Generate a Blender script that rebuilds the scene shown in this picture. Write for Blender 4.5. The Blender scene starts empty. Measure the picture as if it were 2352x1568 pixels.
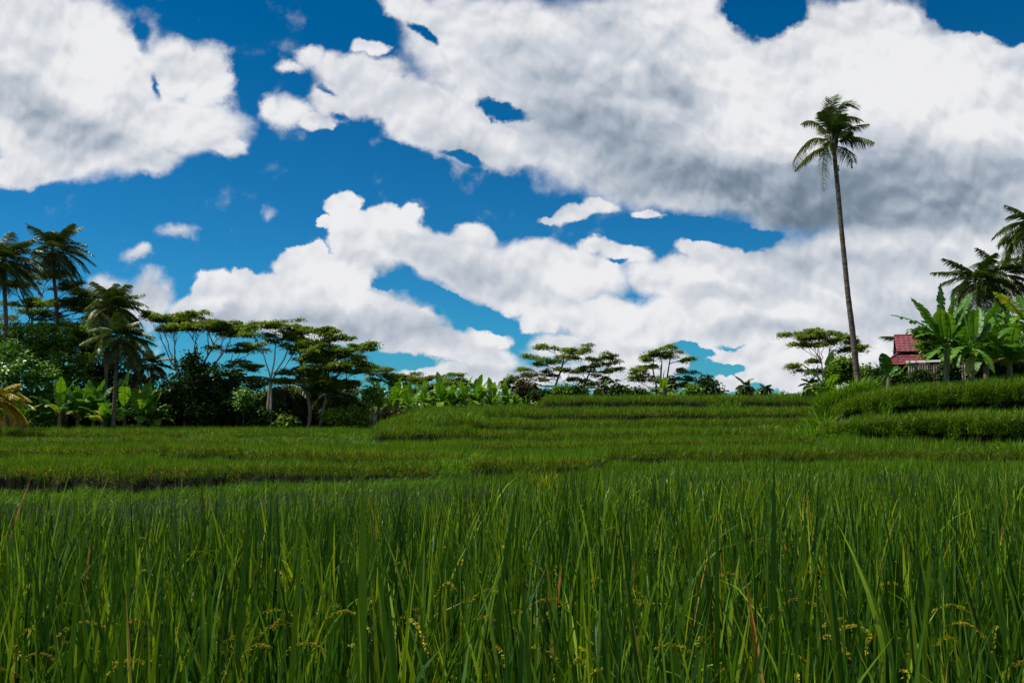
import bpy, math
import numpy as np

# ------------------------------------------------------------------ frame of reference
# eye at z = 1.5 looking along +Y, pitched up; design coordinates come from the photo (2352 px wide)
EYE = np.array([0.0, 0.0, 1.5])
F, CX, CY = 1898.0, 1176.0, 784.0
PITCH = math.atan(146.0 / F)
cp, sp = math.cos(PITCH), math.sin(PITCH)
def P(X, Y, d):
    """world point that stands at distance d along +Y in the direction of design point (X, Y)"""
    u = (X - CX) / F; v = (CY - Y) / F
    wy = cp - v * sp
    return np.array([u * d / wy, d, 1.5 + (sp + v * cp) * d / wy])
def ST(X, Y):
    u = (X - CX) / F; v = (CY - Y) / F
    wy = cp - v * sp
    return u / wy, (sp + v * cp) / wy
PXM = lambda px, d: px * d / F            # pixels -> metres at distance d

scene = bpy.context.scene
col = scene.collection
SUN_EL, SUN_AZ = math.radians(60), math.radians(-86)     # azimuth from +Y towards +X

# ------------------------------------------------------------------ materials
def mat_new(name):
    m = bpy.data.materials.new(name); m.use_nodes = True
    nt = m.node_tree; nt.nodes.clear()
    return m, nt
def leaf_mat(name, cols, trans=0.35, tcol=None, rough=0.5, gloss=0.06, noise=0.0, nscale=3.0):
    """foliage: per-leaf colour taken from the leaf's own random attribute, light passes through"""
    m, nt = mat_new(name); N, L = nt.nodes, nt.links
    at = N.new('ShaderNodeAttribute'); at.attribute_name = 'rnd'
    cr = N.new('ShaderNodeValToRGB')
    el = cr.color_ramp.elements
    while len(el) < len(cols): el.new(0.5)
    for e, (p, c) in zip(el, cols):
        e.position = p; e.color = (*c, 1)
    fac = at.outputs['Fac']
    if noise:
        tc = N.new('ShaderNodeTexCoord'); nz = N.new('ShaderNodeTexNoise')
        nz.inputs['Scale'].default_value = nscale; nz.inputs['Detail'].default_value = 3
        L.new(tc.outputs['Object'], nz.inputs['Vector'])
        ma = N.new('ShaderNodeMath'); ma.operation = 'MULTIPLY_ADD'
        sub = N.new('ShaderNodeMath'); sub.operation = 'SUBTRACT'; sub.inputs[1].default_value = 0.5
        L.new(nz.outputs['Fac'], sub.inputs[0]); L.new(sub.outputs[0], ma.inputs[0])
        ma.inputs[1].default_value = noise; L.new(fac, ma.inputs[2]); fac = ma.outputs[0]
    L.new(fac, cr.inputs['Fac'])
    df = N.new('ShaderNodeBsdfDiffuse'); tr = N.new('ShaderNodeBsdfTranslucent'); gl = N.new('ShaderNodeBsdfGlossy')
    gl.inputs['Roughness'].default_value = rough; gl.inputs['Color'].default_value = (0.8, 0.85, 0.8, 1)
    L.new(cr.outputs['Color'], df.inputs['Color'])
    mx = N.new('ShaderNodeMix'); mx.data_type = 'RGBA'; mx.blend_type = 'MULTIPLY'; mx.inputs['Factor'].default_value = 1
    L.new(cr.outputs['Color'], mx.inputs[6]); mx.inputs[7].default_value = (*(tcol or (1.5, 1.3, 0.4)), 1)
    L.new(mx.outputs[2], tr.inputs['Color'])
    m1 = N.new('ShaderNodeMixShader'); m1.inputs[0].default_value = trans
    L.new(df.outputs[0], m1.inputs[1]); L.new(tr.outputs[0], m1.inputs[2])
    m2 = N.new('ShaderNodeMixShader'); m2.inputs[0].default_value = gloss
    L.new(m1.outputs[0], m2.inputs[1]); L.new(gl.outputs[0], m2.inputs[2])
    out = N.new('ShaderNodeOutputMaterial'); L.new(m2.outputs[0], out.inputs['Surface'])
    return m
def solid_mat(name, c1, c2, scale=4.0, rough=0.8, bump=0.3, stretch=(1, 1, 1), detail=6, bscale=None):
    m, nt = mat_new(name); N, L = nt.nodes, nt.links
    tc = N.new('ShaderNodeTexCoord'); mp = N.new('ShaderNodeMapping'); mp.inputs['Scale'].default_value = stretch
    nz = N.new('ShaderNodeTexNoise'); nz.inputs['Scale'].default_value = scale; nz.inputs['Detail'].default_value = detail
    cr = N.new('ShaderNodeValToRGB'); cr.color_ramp.elements[0].position = 0.35; cr.color_ramp.elements[1].position = 0.65
    cr.color_ramp.elements[0].color = (*c1, 1); cr.color_ramp.elements[1].color = (*c2, 1)
    b = N.new('ShaderNodeBsdfPrincipled'); b.inputs['Roughness'].default_value = rough; b.inputs['Specular IOR Level'].default_value = 0.5 if rough < 0.7 else 0.08
    L.new(tc.outputs['Object'], mp.inputs['Vector']); L.new(mp.outputs[0], nz.inputs['Vector'])
    L.new(nz.outputs['Fac'], cr.inputs['Fac']); L.new(cr.outputs['Color'], b.inputs['Base Color'])
    if bump:
        bp = N.new('ShaderNodeBump'); bp.inputs['Strength'].default_value = bump; bp.inputs['Distance'].default_value = 0.05
        nz2 = nz
        if bscale:
            nz2 = N.new('ShaderNodeTexNoise'); nz2.inputs['Scale'].default_value = bscale; nz2.inputs['Detail'].default_value = 4
            L.new(mp.outputs[0], nz2.inputs['Vector'])
        L.new(nz2.outputs['Fac'], bp.inputs['Height']); L.new(bp.outputs[0], b.inputs['Normal'])
    out = N.new('ShaderNodeOutputMaterial'); L.new(b.outputs[0], out.inputs['Surface'])
    return m
M = {}
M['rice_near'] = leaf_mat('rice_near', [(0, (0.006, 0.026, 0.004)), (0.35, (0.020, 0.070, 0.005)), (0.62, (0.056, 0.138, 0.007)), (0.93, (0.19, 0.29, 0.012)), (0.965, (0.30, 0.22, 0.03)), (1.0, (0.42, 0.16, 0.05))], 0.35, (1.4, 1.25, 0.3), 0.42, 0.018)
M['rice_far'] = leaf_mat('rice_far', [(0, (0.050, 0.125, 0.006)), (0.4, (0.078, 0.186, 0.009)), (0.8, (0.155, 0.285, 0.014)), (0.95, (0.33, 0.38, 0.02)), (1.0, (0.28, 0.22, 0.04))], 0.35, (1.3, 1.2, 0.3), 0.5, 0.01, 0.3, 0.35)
M['rice_edge'] = leaf_mat('rice_edge', [(0, (0.030, 0.065, 0.006)), (0.6, (0.080, 0.125, 0.010)), (1.0, (0.26, 0.23, 0.03))], 0.3, None, 0.5, 0.03)
M['weed'] = leaf_mat('weed', [(0, (0.035, 0.105, 0.006)), (0.6, (0.095, 0.205, 0.010)), (1.0, (0.20, 0.33, 0.02))], 0.35, (1.2, 1.2, 0.4), 0.4, 0.015, 0.2, 0.6)
M['seed'] = leaf_mat('seed', [(0, (0.12, 0.15, 0.008)), (0.5, (0.26, 0.26, 0.014)), (1.0, (0.40, 0.34, 0.03))], 0.25, (1.2, 1.1, 0.4), 0.5, 0.01)
M['albizia'] = leaf_mat('albizia', [(0, (0.050, 0.100, 0.006)), (0.5, (0.105, 0.175, 0.008)), (1.0, (0.22, 0.29, 0.014))], 0.48, (1.2, 1.1, 0.4), 0.5, 0.03, 0.5, 0.5)
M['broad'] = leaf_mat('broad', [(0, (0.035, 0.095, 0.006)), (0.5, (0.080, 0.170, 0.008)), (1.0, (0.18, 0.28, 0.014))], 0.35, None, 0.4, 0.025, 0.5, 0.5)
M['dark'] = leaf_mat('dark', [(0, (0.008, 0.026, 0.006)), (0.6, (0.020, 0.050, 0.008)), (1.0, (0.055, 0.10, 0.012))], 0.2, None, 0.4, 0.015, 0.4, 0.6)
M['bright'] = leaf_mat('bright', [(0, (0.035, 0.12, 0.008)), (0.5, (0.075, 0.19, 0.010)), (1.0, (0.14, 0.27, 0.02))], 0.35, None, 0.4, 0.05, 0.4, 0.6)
M['brown'] = leaf_mat('brown', [(0, (0.04, 0.035, 0.015)), (0.5, (0.08, 0.07, 0.02)), (1.0, (0.13, 0.11, 0.03))], 0.2, (1, 1, 1), 0.6, 0.02, 0.4, 0.6)
M['palm'] = leaf_mat('palm', [(0, (0.022, 0.055, 0.008)), (0.5, (0.050, 0.095, 0.010)), (0.85, (0.11, 0.135, 0.018)), (1.0, (0.22, 0.17, 0.05))], 0.3, (1.3, 1.1, 0.4), 0.4, 0.04)
M['palm_olive'] = leaf_mat('palm_olive', [(0, (0.022, 0.055, 0.010)), (0.55, (0.055, 0.095, 0.014)), (0.85, (0.12, 0.13, 0.025)), (1.0, (0.30, 0.22, 0.07))], 0.3, (1.2, 1.0, 0.4), 0.4, 0.04)
M['palm_yellow'] = leaf_mat('palm_yellow', [(0, (0.16, 0.17, 0.01)), (0.6, (0.42, 0.30, 0.02)), (1.0, (0.60, 0.36, 0.04))], 0.3, (1.1, 1.0, 0.4), 0.35, 0.06)
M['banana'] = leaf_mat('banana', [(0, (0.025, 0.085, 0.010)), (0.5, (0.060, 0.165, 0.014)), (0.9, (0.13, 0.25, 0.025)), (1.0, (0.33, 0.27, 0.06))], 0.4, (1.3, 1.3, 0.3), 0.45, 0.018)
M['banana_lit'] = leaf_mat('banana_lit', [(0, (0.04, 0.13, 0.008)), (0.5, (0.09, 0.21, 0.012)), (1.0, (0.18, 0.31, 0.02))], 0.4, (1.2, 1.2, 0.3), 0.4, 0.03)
M['stem'] = solid_mat('stem', (0.06, 0.09, 0.02), (0.16, 0.13, 0.05), 8, 0.6, 0.2, (1, 1, 0.3))
M['stem_pink'] = solid_mat('stem_pink', (0.20, 0.09, 0.06), (0.34, 0.20, 0.14), 8, 0.7, 0.3, (1, 1, 2))
M['bark_palm'] = solid_mat('bark_palm', (0.05, 0.042, 0.034), (0.15, 0.12, 0.092), 3, 0.85, 0.5, (1, 1, 5), 5, 9)
M['bark_pale'] = solid_mat('bark_pale', (0.22, 0.18, 0.15), (0.46, 0.40, 0.35), 3, 0.8, 0.4, (1, 1, 0.4))
M['bark_dark'] = solid_mat('bark_dark', (0.05, 0.035, 0.025), (0.13, 0.10, 0.07), 3, 0.85, 0.4, (1, 1, 0.4))
M['bark_mid'] = solid_mat('bark_mid', (0.10, 0.075, 0.06), (0.24, 0.19, 0.15), 3, 0.85, 0.4, (1, 1, 0.4))
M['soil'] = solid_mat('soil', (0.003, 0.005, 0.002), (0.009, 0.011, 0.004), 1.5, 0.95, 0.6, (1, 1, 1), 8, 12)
M['tin'] = solid_mat('tin', (0.10, 0.07, 0.055), (0.30, 0.24, 0.20), 1.8, 0.6, 0.15, (2.5, 1, 0.5), 7)
M['white_trim'] = solid_mat('white_trim', (0.62, 0.60, 0.56), (0.80, 0.79, 0.76), 5, 0.6, 0.1)
M['roof_tile'] = solid_mat('roof_tile', (0.10, 0.020, 0.024), (0.20, 0.042, 0.048), 2.2, 0.55, 0.2, (1, 1, 1), 8)
M['wall_dark'] = solid_mat('wall_dark', (0.03, 0.022, 0.018), (0.07, 0.055, 0.045), 3, 0.9, 0.2)
M['thatch'] = solid_mat('thatch', (0.20, 0.17, 0.13), (0.38, 0.33, 0.27), 14, 0.9, 0.6, (1, 1, 0.3))
M['metal'] = solid_mat('metal', (0.05, 0.04, 0.035), (0.10, 0.09, 0.08), 8, 0.6, 0.1)
M['nut'] = solid_mat('nut', (0.10, 0.09, 0.02), (0.22, 0.15, 0.05), 5, 0.6, 0.1)

# ------------------------------------------------------------------ mesh collecting
def norm(a):
    return a / np.maximum(np.linalg.norm(a, axis=-1, keepdims=True), 1e-9)
class MB:
    def __init__(self): self.v = []; self.f = []; self.r = []; self.m = []; self.n = 0
    def add(self, v, f, r=0.5, m=0):
        v = np.asarray(v, dtype=np.float32).reshape(-1, 3); f = np.asarray(f, dtype=np.int64).reshape(-1, 4)
        self.v.append(v); self.f.append(f + self.n)
        r = np.full(len(v), r, dtype=np.float32) if np.isscalar(r) else np.asarray(r, dtype=np.float32).reshape(-1)
        self.r.append(r); self.m.append(np.full(len(f), m, dtype=np.int32)); self.n += len(v)
    def build(self, name, mats, parent=None, smooth=False, loc=None):
        me = bpy.data.meshes.new(name)
        if self.n:
            v = np.concatenate(self.v); f = np.concatenate(self.f); r = np.concatenate(self.r); mi = np.concatenate(self.m)
            if loc is not None: v = v - np.asarray(loc, dtype=np.float32)
            me.vertices.add(len(v)); me.vertices.foreach_set('co', v.ravel())
            me.loops.add(f.size); me.loops.foreach_set('vertex_index', f.ravel().astype(np.int32))
            me.polygons.add(len(f)); me.polygons.foreach_set('loop_start', (np.arange(len(f)) * 4).astype(np.int32))
            me.polygons.foreach_set('loop_total', np.full(len(f), 4, dtype=np.int32))
            me.polygons.foreach_set('material_index', mi)
            a = me.attributes.new('rnd', 'FLOAT', 'POINT'); a.data.foreach_set('value', r)
            me.polygons.foreach_set('use_smooth', np.full(len(f), bool(smooth)))
            me.update(calc_edges=True)
        for mm in (mats if isinstance(mats, (list, tuple)) else [mats]): me.materials.append(mm)
        o = bpy.data.objects.new(name, me); col.objects.link(o)
        if parent is not None: o.parent = parent
        return o
    def ribbon(self, C, W, S, r=0.5, m=0):
        """C (N,K,3) centre lines, W (N,K) half widths, S (N,3) or (N,K,3) side vectors"""
        C = np.asarray(C, dtype=np.float64); W = np.asarray(W); S = np.asarray(S)
        if S.ndim == 2: S = S[:, None, :]
        n, k, _ = C.shape
        A = C - S * W[..., None]; B = C + S * W[..., None]
        V = np.stack([A, B], axis=2).reshape(n, k * 2, 3)
        i = np.arange(k - 1) * 2
        fl = np.stack([i, i + 1, i + 3, i + 2], axis=1)
        Fq = (np.arange(n)[:, None, None] * (k * 2) + fl[None]).reshape(-1, 4)
        r = np.repeat(np.asarray(r, dtype=np.float32) * np.ones(n), k * 2)
        self.add(V, Fq, r, m)
    def leaves(self, C, A, B, L, W, r, m=0):
        """diamond leaves: centres C, axis A, side B, length L, width W"""
        L = np.asarray(L)[:, None]; W = np.asarray(W)[:, None]
        V = np.stack([C - A * L / 2, C + B * W / 2 - A * L * 0.08, C + A * L / 2, C - B * W / 2 - A * L * 0.08], axis=1)
        n = len(C)
        self.add(V, np.arange(n * 4).reshape(n, 4), np.repeat(r, 4), m)
    def tube(self, pts, rad, sides=7, r=0.5, m=0, cap=True):
        pts = np.asarray(pts, dtype=float); k = len(pts); rad = np.asarray(rad) * np.ones(k)
        t = norm(np.gradient(pts, axis=0))
        ref = np.array([0, 1.0, 0]) if abs(t[0][2]) > 0.8 else np.array([0, 0, 1.0])
        s = norm(np.cross(t, ref)); u = norm(np.cross(s, t))
        a = np.linspace(0, 2 * np.pi, sides, endpoint=False)
        V = pts[:, None] + (s[:, None] * np.cos(a)[None, :, None] + u[:, None] * np.sin(a)[None, :, None]) * rad[:, None, None]
        V = V.reshape(-1, 3)
        fs = []
        for i in range(k - 1):
            for j in range(sides):
                j2 = (j + 1) % sides
                fs.append((i * sides + j, i * sides + j2, (i + 1) * sides + j2, (i + 1) * sides + j))
        self.add(V, fs, r, m)
        if cap:
            e = (k - 1) * sides; V2 = np.vstack([V[e:e + sides], pts[-1:]])
            self.add(V2, [(j, (j + 1) % sides, sides, sides) for j in range(sides)][:0] or [(j, (j + 1) % sides, (j + 2) % sides, sides) for j in range(0, sides - 1, 2)], r, m)
    def box(self, lo, hi, r=0.5, m=0):
        x0, y0, z0 = lo; x1, y1, z1 = hi
        V = [(x0, y0, z0), (x1, y0, z0), (x1, y1, z0), (x0, y1, z0), (x0, y0, z1), (x1, y0, z1), (x1, y1, z1), (x0, y1, z1)]
        self.add(V, [(0, 3, 2, 1), (4, 5, 6, 7), (0, 1, 5, 4), (1, 2, 6, 5), (2, 3, 7, 6), (3, 0, 4, 7)], r, m)
def tag(o, label=None, cat=None, group=None, kind=None):
    if label: o['label'] = label
    if cat: o['category'] = cat
    if group: o['group'] = group
    if kind: o['kind'] = kind
    return o
def empty(name, loc):
    o = bpy.data.objects.new(name, None); o.location = [float(c) for c in loc]; o.empty_display_size = 0.3
    col.objects.link(o); return o
def bez(p0, p1, p2, k):
    t = np.linspace(0, 1, k)[:, None]
    return (1 - t) ** 2 * np.asarray(p0) + 2 * t * (1 - t) * np.asarray(p1) + t ** 2 * np.asarray(p2)
def smooth_path(pts, k):
    pts = np.asarray(pts, dtype=float)
    if len(pts) == 2: return pts[0] + (pts[1] - pts[0]) * np.linspace(0, 1, k)[:, None]
    n = len(pts); ext = np.vstack([2 * pts[0] - pts[1], pts, 2 * pts[-1] - pts[-2]])
    out = []
    for t in np.linspace(0, n - 1, k):
        i = min(int(t), n - 2); f = t - i
        a, b, c, d = ext[i], ext[i + 1], ext[i + 2], ext[i + 3]
        out.append(0.5 * ((2 * b) + (-a + c) * f + (2 * a - 5 * b + 4 * c - d) * f * f + (-a + 3 * b - 3 * c + d) * f ** 3))
    return np.array(out)

# ------------------------------------------------------------------ the terraced ground
# for each design column X: terrace fronts as (canopy line before the step, canopy line after it, distance)
def zof(Y, d): return P(CX, Y, d)[2]
T0X = [-1200, 0, 250, 650, 1000, 1400, 2352, 3300]
T0D = [5.0, 5.1, 5.3, 6.0, 6.8, 7.9, 8.3, 8.3]
COLS = {
 -1300: [(1112,1066,27),(1044,1026,34),(1016,1002,40),(994,986,46),(985,981,50),(980,980,54),(979,979,57),(978,978,60)],
 0:    [(1109,1068,27),(1041,1026,34),(1017,1002,40),(995,985,46),(984,983,50),(981,980,54),(979,979,57),(978,978,60)],
 362:  [(1102,1064,27),(1036,1024,34),(1017,1002,40),(995,985,46),(984,983,50),(981,980,54),(979,979,57),(978,978,60)],
 374:  [(1102,1064,27),(1046,1020,32.5),(1017,1002,40),(995,985,46),(984,983,50),(981,980,54),(979,979,57),(978,978,60)],
 640:  [(1090,1060,27),(1053,1026,31.5),(1018,1004,39),(995,986,46),(984,983,50),(982,981,54),(980,980,57),(979,979,60)],
 855:  [(1080,1062,27),(1058,1031,30.5),(1016,1010,38),(990,988,44),(985,984,50),(983,982,54),(981,981,57),(980,980,60)],
 868:  [(1079,1062,27),(1058,1031,30.5),(1016,1011,38),(1008,980,41),(976,974,48),(972,968,53),(966,964,57),(960,960,60)],
 940:  [(1077,1063,27),(1060,1034,30.5),(1017,1012,37),(1008,980,41),(974,960,46),(951,946,52),(942,938,57),(934,934,62)],
 1072: [(1080,1072,26),(1064,1040,29.5),(1018,1012,36),(1007,980,41),(976,958,46),(950,942,52),(938,934,58),(931,931,64)],
 1088: [(1086,1086,25),(1080,1046,28),(1028,1014,36),(1008,986,41),(984,962,46),(952,940,52),(936,932,58),(930,930,64)],
 1236: [(1086,1086,25),(1080,1046,28),(1028,1015,36),(1004,990,41),(984,965,46),(960,939,52),(933,931,59),(929,929,64)],
 1250: [(1086,1086,25),(1080,1046,28),(1028,1015,36),(1004,990,41),(984,965,46),(960,939,52),(931,909,59),(906,906,64)],
 1312: [(1086,1086,25),(1078,1046,28),(1028,1015,36),(1004,990,41),(978,966,46),(962,938,52),(930,909,59),(906,906,64)],
 1378: [(1080,1080,25),(1074,1044,29),(1027,1013,36),(1003,989,41),(978,966,46),(961,938,52),(930,909,59),(906,906,64)],
 1392: [(1064,1064,25),(1058,1026,32.5),(1020,1008,37),(1000,986,41),(977,965,46),(962,938,52),(930,909,59),(906,906,64)],
 1860: [(1060,1060,25),(1056,1028,31.5),(1016,1004,36),(996,984,41),(972,958,46),(963,937,52),(929,909,59),(906,906,64)],
 1878: [(1060,1060,25),(1056,1028,31.5),(1010,1006,35),(994,978,38),(958,938,41),(930,925,50),(915,909,59),(906,906,64)],
 1960: [(1058,1058,25),(1055,1028,31),(1012,1008,33),(998,955,35.5),(949,900,38.5),(893,892,44),(890,890,54),(888,888,64)],
 2100: [(1058,1058,25),(1055,1029,31),(1014,1010,33),(1000,944,34.5),(938,883,37.5),(879,878,43),(876,876,52),(874,874,64)],
 2352: [(1056,1056,25),(1054,1028,30),(1016,1012,32),(1008,938,33.5),(932,862,36.5),(858,857,42),(852,852,50),(848,848,64)],
 3300: [(1056,1056,25),(1048,1034,29),(1016,1012,31),(1002,930,32),(920,845,35),(835,834,41),(825,825,48),(818,818,64)],
}
CX_ = np.array(sorted(COLS)); NK = 8
TD = np.array([[COLS[x][k][2] for k in range(NK)] for x in CX_], dtype=float)
TF = np.array([[zof(COLS[x][k][0], COLS[x][k][2]) for k in range(NK)] for x in CX_])
TT = np.array([[zof(COLS[x][k][1], COLS[x][k][2]) for k in range(NK)] for x in CX_])
HR = 0.40                                       # height of the rice standing on the far terraces
def column(x, y): return CX + F * x / np.maximum(y, 0.5) / 1.003
def t0edge(X): return np.interp(X, T0X, T0D) + 0.25 * np.sin(X * 0.011) + 0.12 * np.sin(X * 0.037)
def fronts(X):
    wob = lambda k: 0.42 * np.sin(X * 0.013 + k * 2.1) + 0.25 * np.sin(X * 0.037 + k) + 0.12 * np.sin(X * 0.11 + 3 * k) + 0.07 * np.sin(X * 0.29 + k * k)
    return [np.interp(X, CX_, TD[:, k]) + wob(k) for k in range(NK)]
def ground(x, y, info=False):
    x = np.asarray(x, dtype=float); y = np.asarray(y, dtype=float)
    X = np.clip(column(x, y), -1300, 3300)
    e0 = t0edge(X)
    D = fronts(X); f = [np.interp(X, CX_, TF[:, k]) - HR for k in range(NK)]; t = [np.interp(X, CX_, TT[:, k]) - HR for k in range(NK)]
    z = np.zeros_like(y); w = 0.16; edge = np.full_like(y, 9.0)
    g = np.clip((y - e0) / 0.9, 0, 1)
    z = np.where(y > e0, (1 - g) * 0.0 + g * f[0], z)
    z = np.where(y > e0 + 0.9, f[0], z)
    for k in range(NK):
        z = np.where(y > D[k] - w, f[k] + (t[k] - f[k]) * np.clip((y - D[k] + w) / (2 * w), 0, 1), z)
        nf, nd = (f[k + 1], D[k + 1]) if k + 1 < NK else (t[k] - 2.2, D[k] + 45)
        s = np.clip((y - D[k] - w) / np.maximum(nd - D[k] - 2 * w, 0.1), 0, 1)
        if k == NK - 1: s = s * s * (3 - 2 * s)
        z = np.where(y > D[k] + w, t[k] + (nf - t[k]) * s, z)
        step = (t[k] - f[k]) > 0.05
        edge = np.where(step, np.minimum(edge, np.where((y > D[k] - 0.25), y - D[k], 9.0)), edge)
    z = np.where(y < 3, 0.0, z)
    if info: return z, edge, D, e0
    return z
def gz(x, y): return float(ground(np.array([x]), np.array([y]))[0])

def build_ground():
    ds = np.concatenate([np.linspace(0.4, 4, 8), np.arange(4.3, 70, 0.17), np.linspace(71, 110, 30), np.geomspace(114, 1500, 24)])
    us = np.concatenate([np.linspace(-6, -0.9, 12)[:-1], np.linspace(-0.9, 0.9, 420), np.linspace(0.9, 6, 12)[1:]])
    U, Dd = np.meshgrid(us, ds); X = U * Dd; Z = ground(X, Dd)
    rg = np.random.default_rng(3)
    Z = Z + np.where(Dd > 5, 1, 0.4) * 0.05 * (np.sin(X * 1.7 + np.sin(Dd * 2.1)) * np.sin(Dd * 1.3))
    nr, nc = Z.shape
    V = np.stack([X, Dd, Z], axis=-1).reshape(-1, 3)
    i, j = np.meshgrid(np.arange(nr - 1), np.arange(nc - 1), indexing='ij')
    a = (i * nc + j).ravel(); fq = np.stack([a, a + 1, a + nc + 1, a + nc], axis=1)
    mb = MB(); mb.add(V, fq)
    # level ground under and behind the viewer joins the first row
    mb.add([(-2.4, 0.4, 0), (2.4, 0.4, 0), (200, -200, 0), (-200, -200, 0)], [(0, 3, 2, 1)])
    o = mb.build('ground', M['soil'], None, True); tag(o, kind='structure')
build_ground()

# ------------------------------------------------------------------ rice and grass
def blades(mb, base, L, phi, th0, kap, w, psi, r, nseg, m=0):
    """grass blades: lean azimuth phi, first tilt th0 from the vertical, bend kap along the blade"""
    n = len(base); s = np.linspace(0, 1, nseg + 1)
    th = th0[:, None] + kap[:, None] * s[None] ** 2
    h = np.stack([np.cos(phi), np.sin(phi)], 1)
    dl = L[:, None] / nseg
    mid = (th[:, 1:] + th[:, :-1]) / 2
    hz = np.concatenate([np.zeros((n, 1)), np.cumsum(np.sin(mid) * dl, 1)], 1)
    vz = np.concatenate([np.zeros((n, 1)), np.cumsum(np.cos(mid) * dl, 1)], 1)
    C = np.zeros((n, nseg + 1, 3))
    C[..., 0] = base[:, None, 0] + hz * h[:, None, 0]; C[..., 1] = base[:, None, 1] + hz * h[:, None, 1]; C[..., 2] = base[:, None, 2] + vz
    prof = np.interp(s, [0, 0.15, 0.45, 0.8, 1.0], [0.55, 0.85, 1.0, 0.6, 0.03])
    S = np.stack([np.cos(psi), np.sin(psi), np.zeros(n)], 1)
    mb.ribbon(C, w[:, None] * prof[None] * 0.5, S, r, m)

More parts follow.
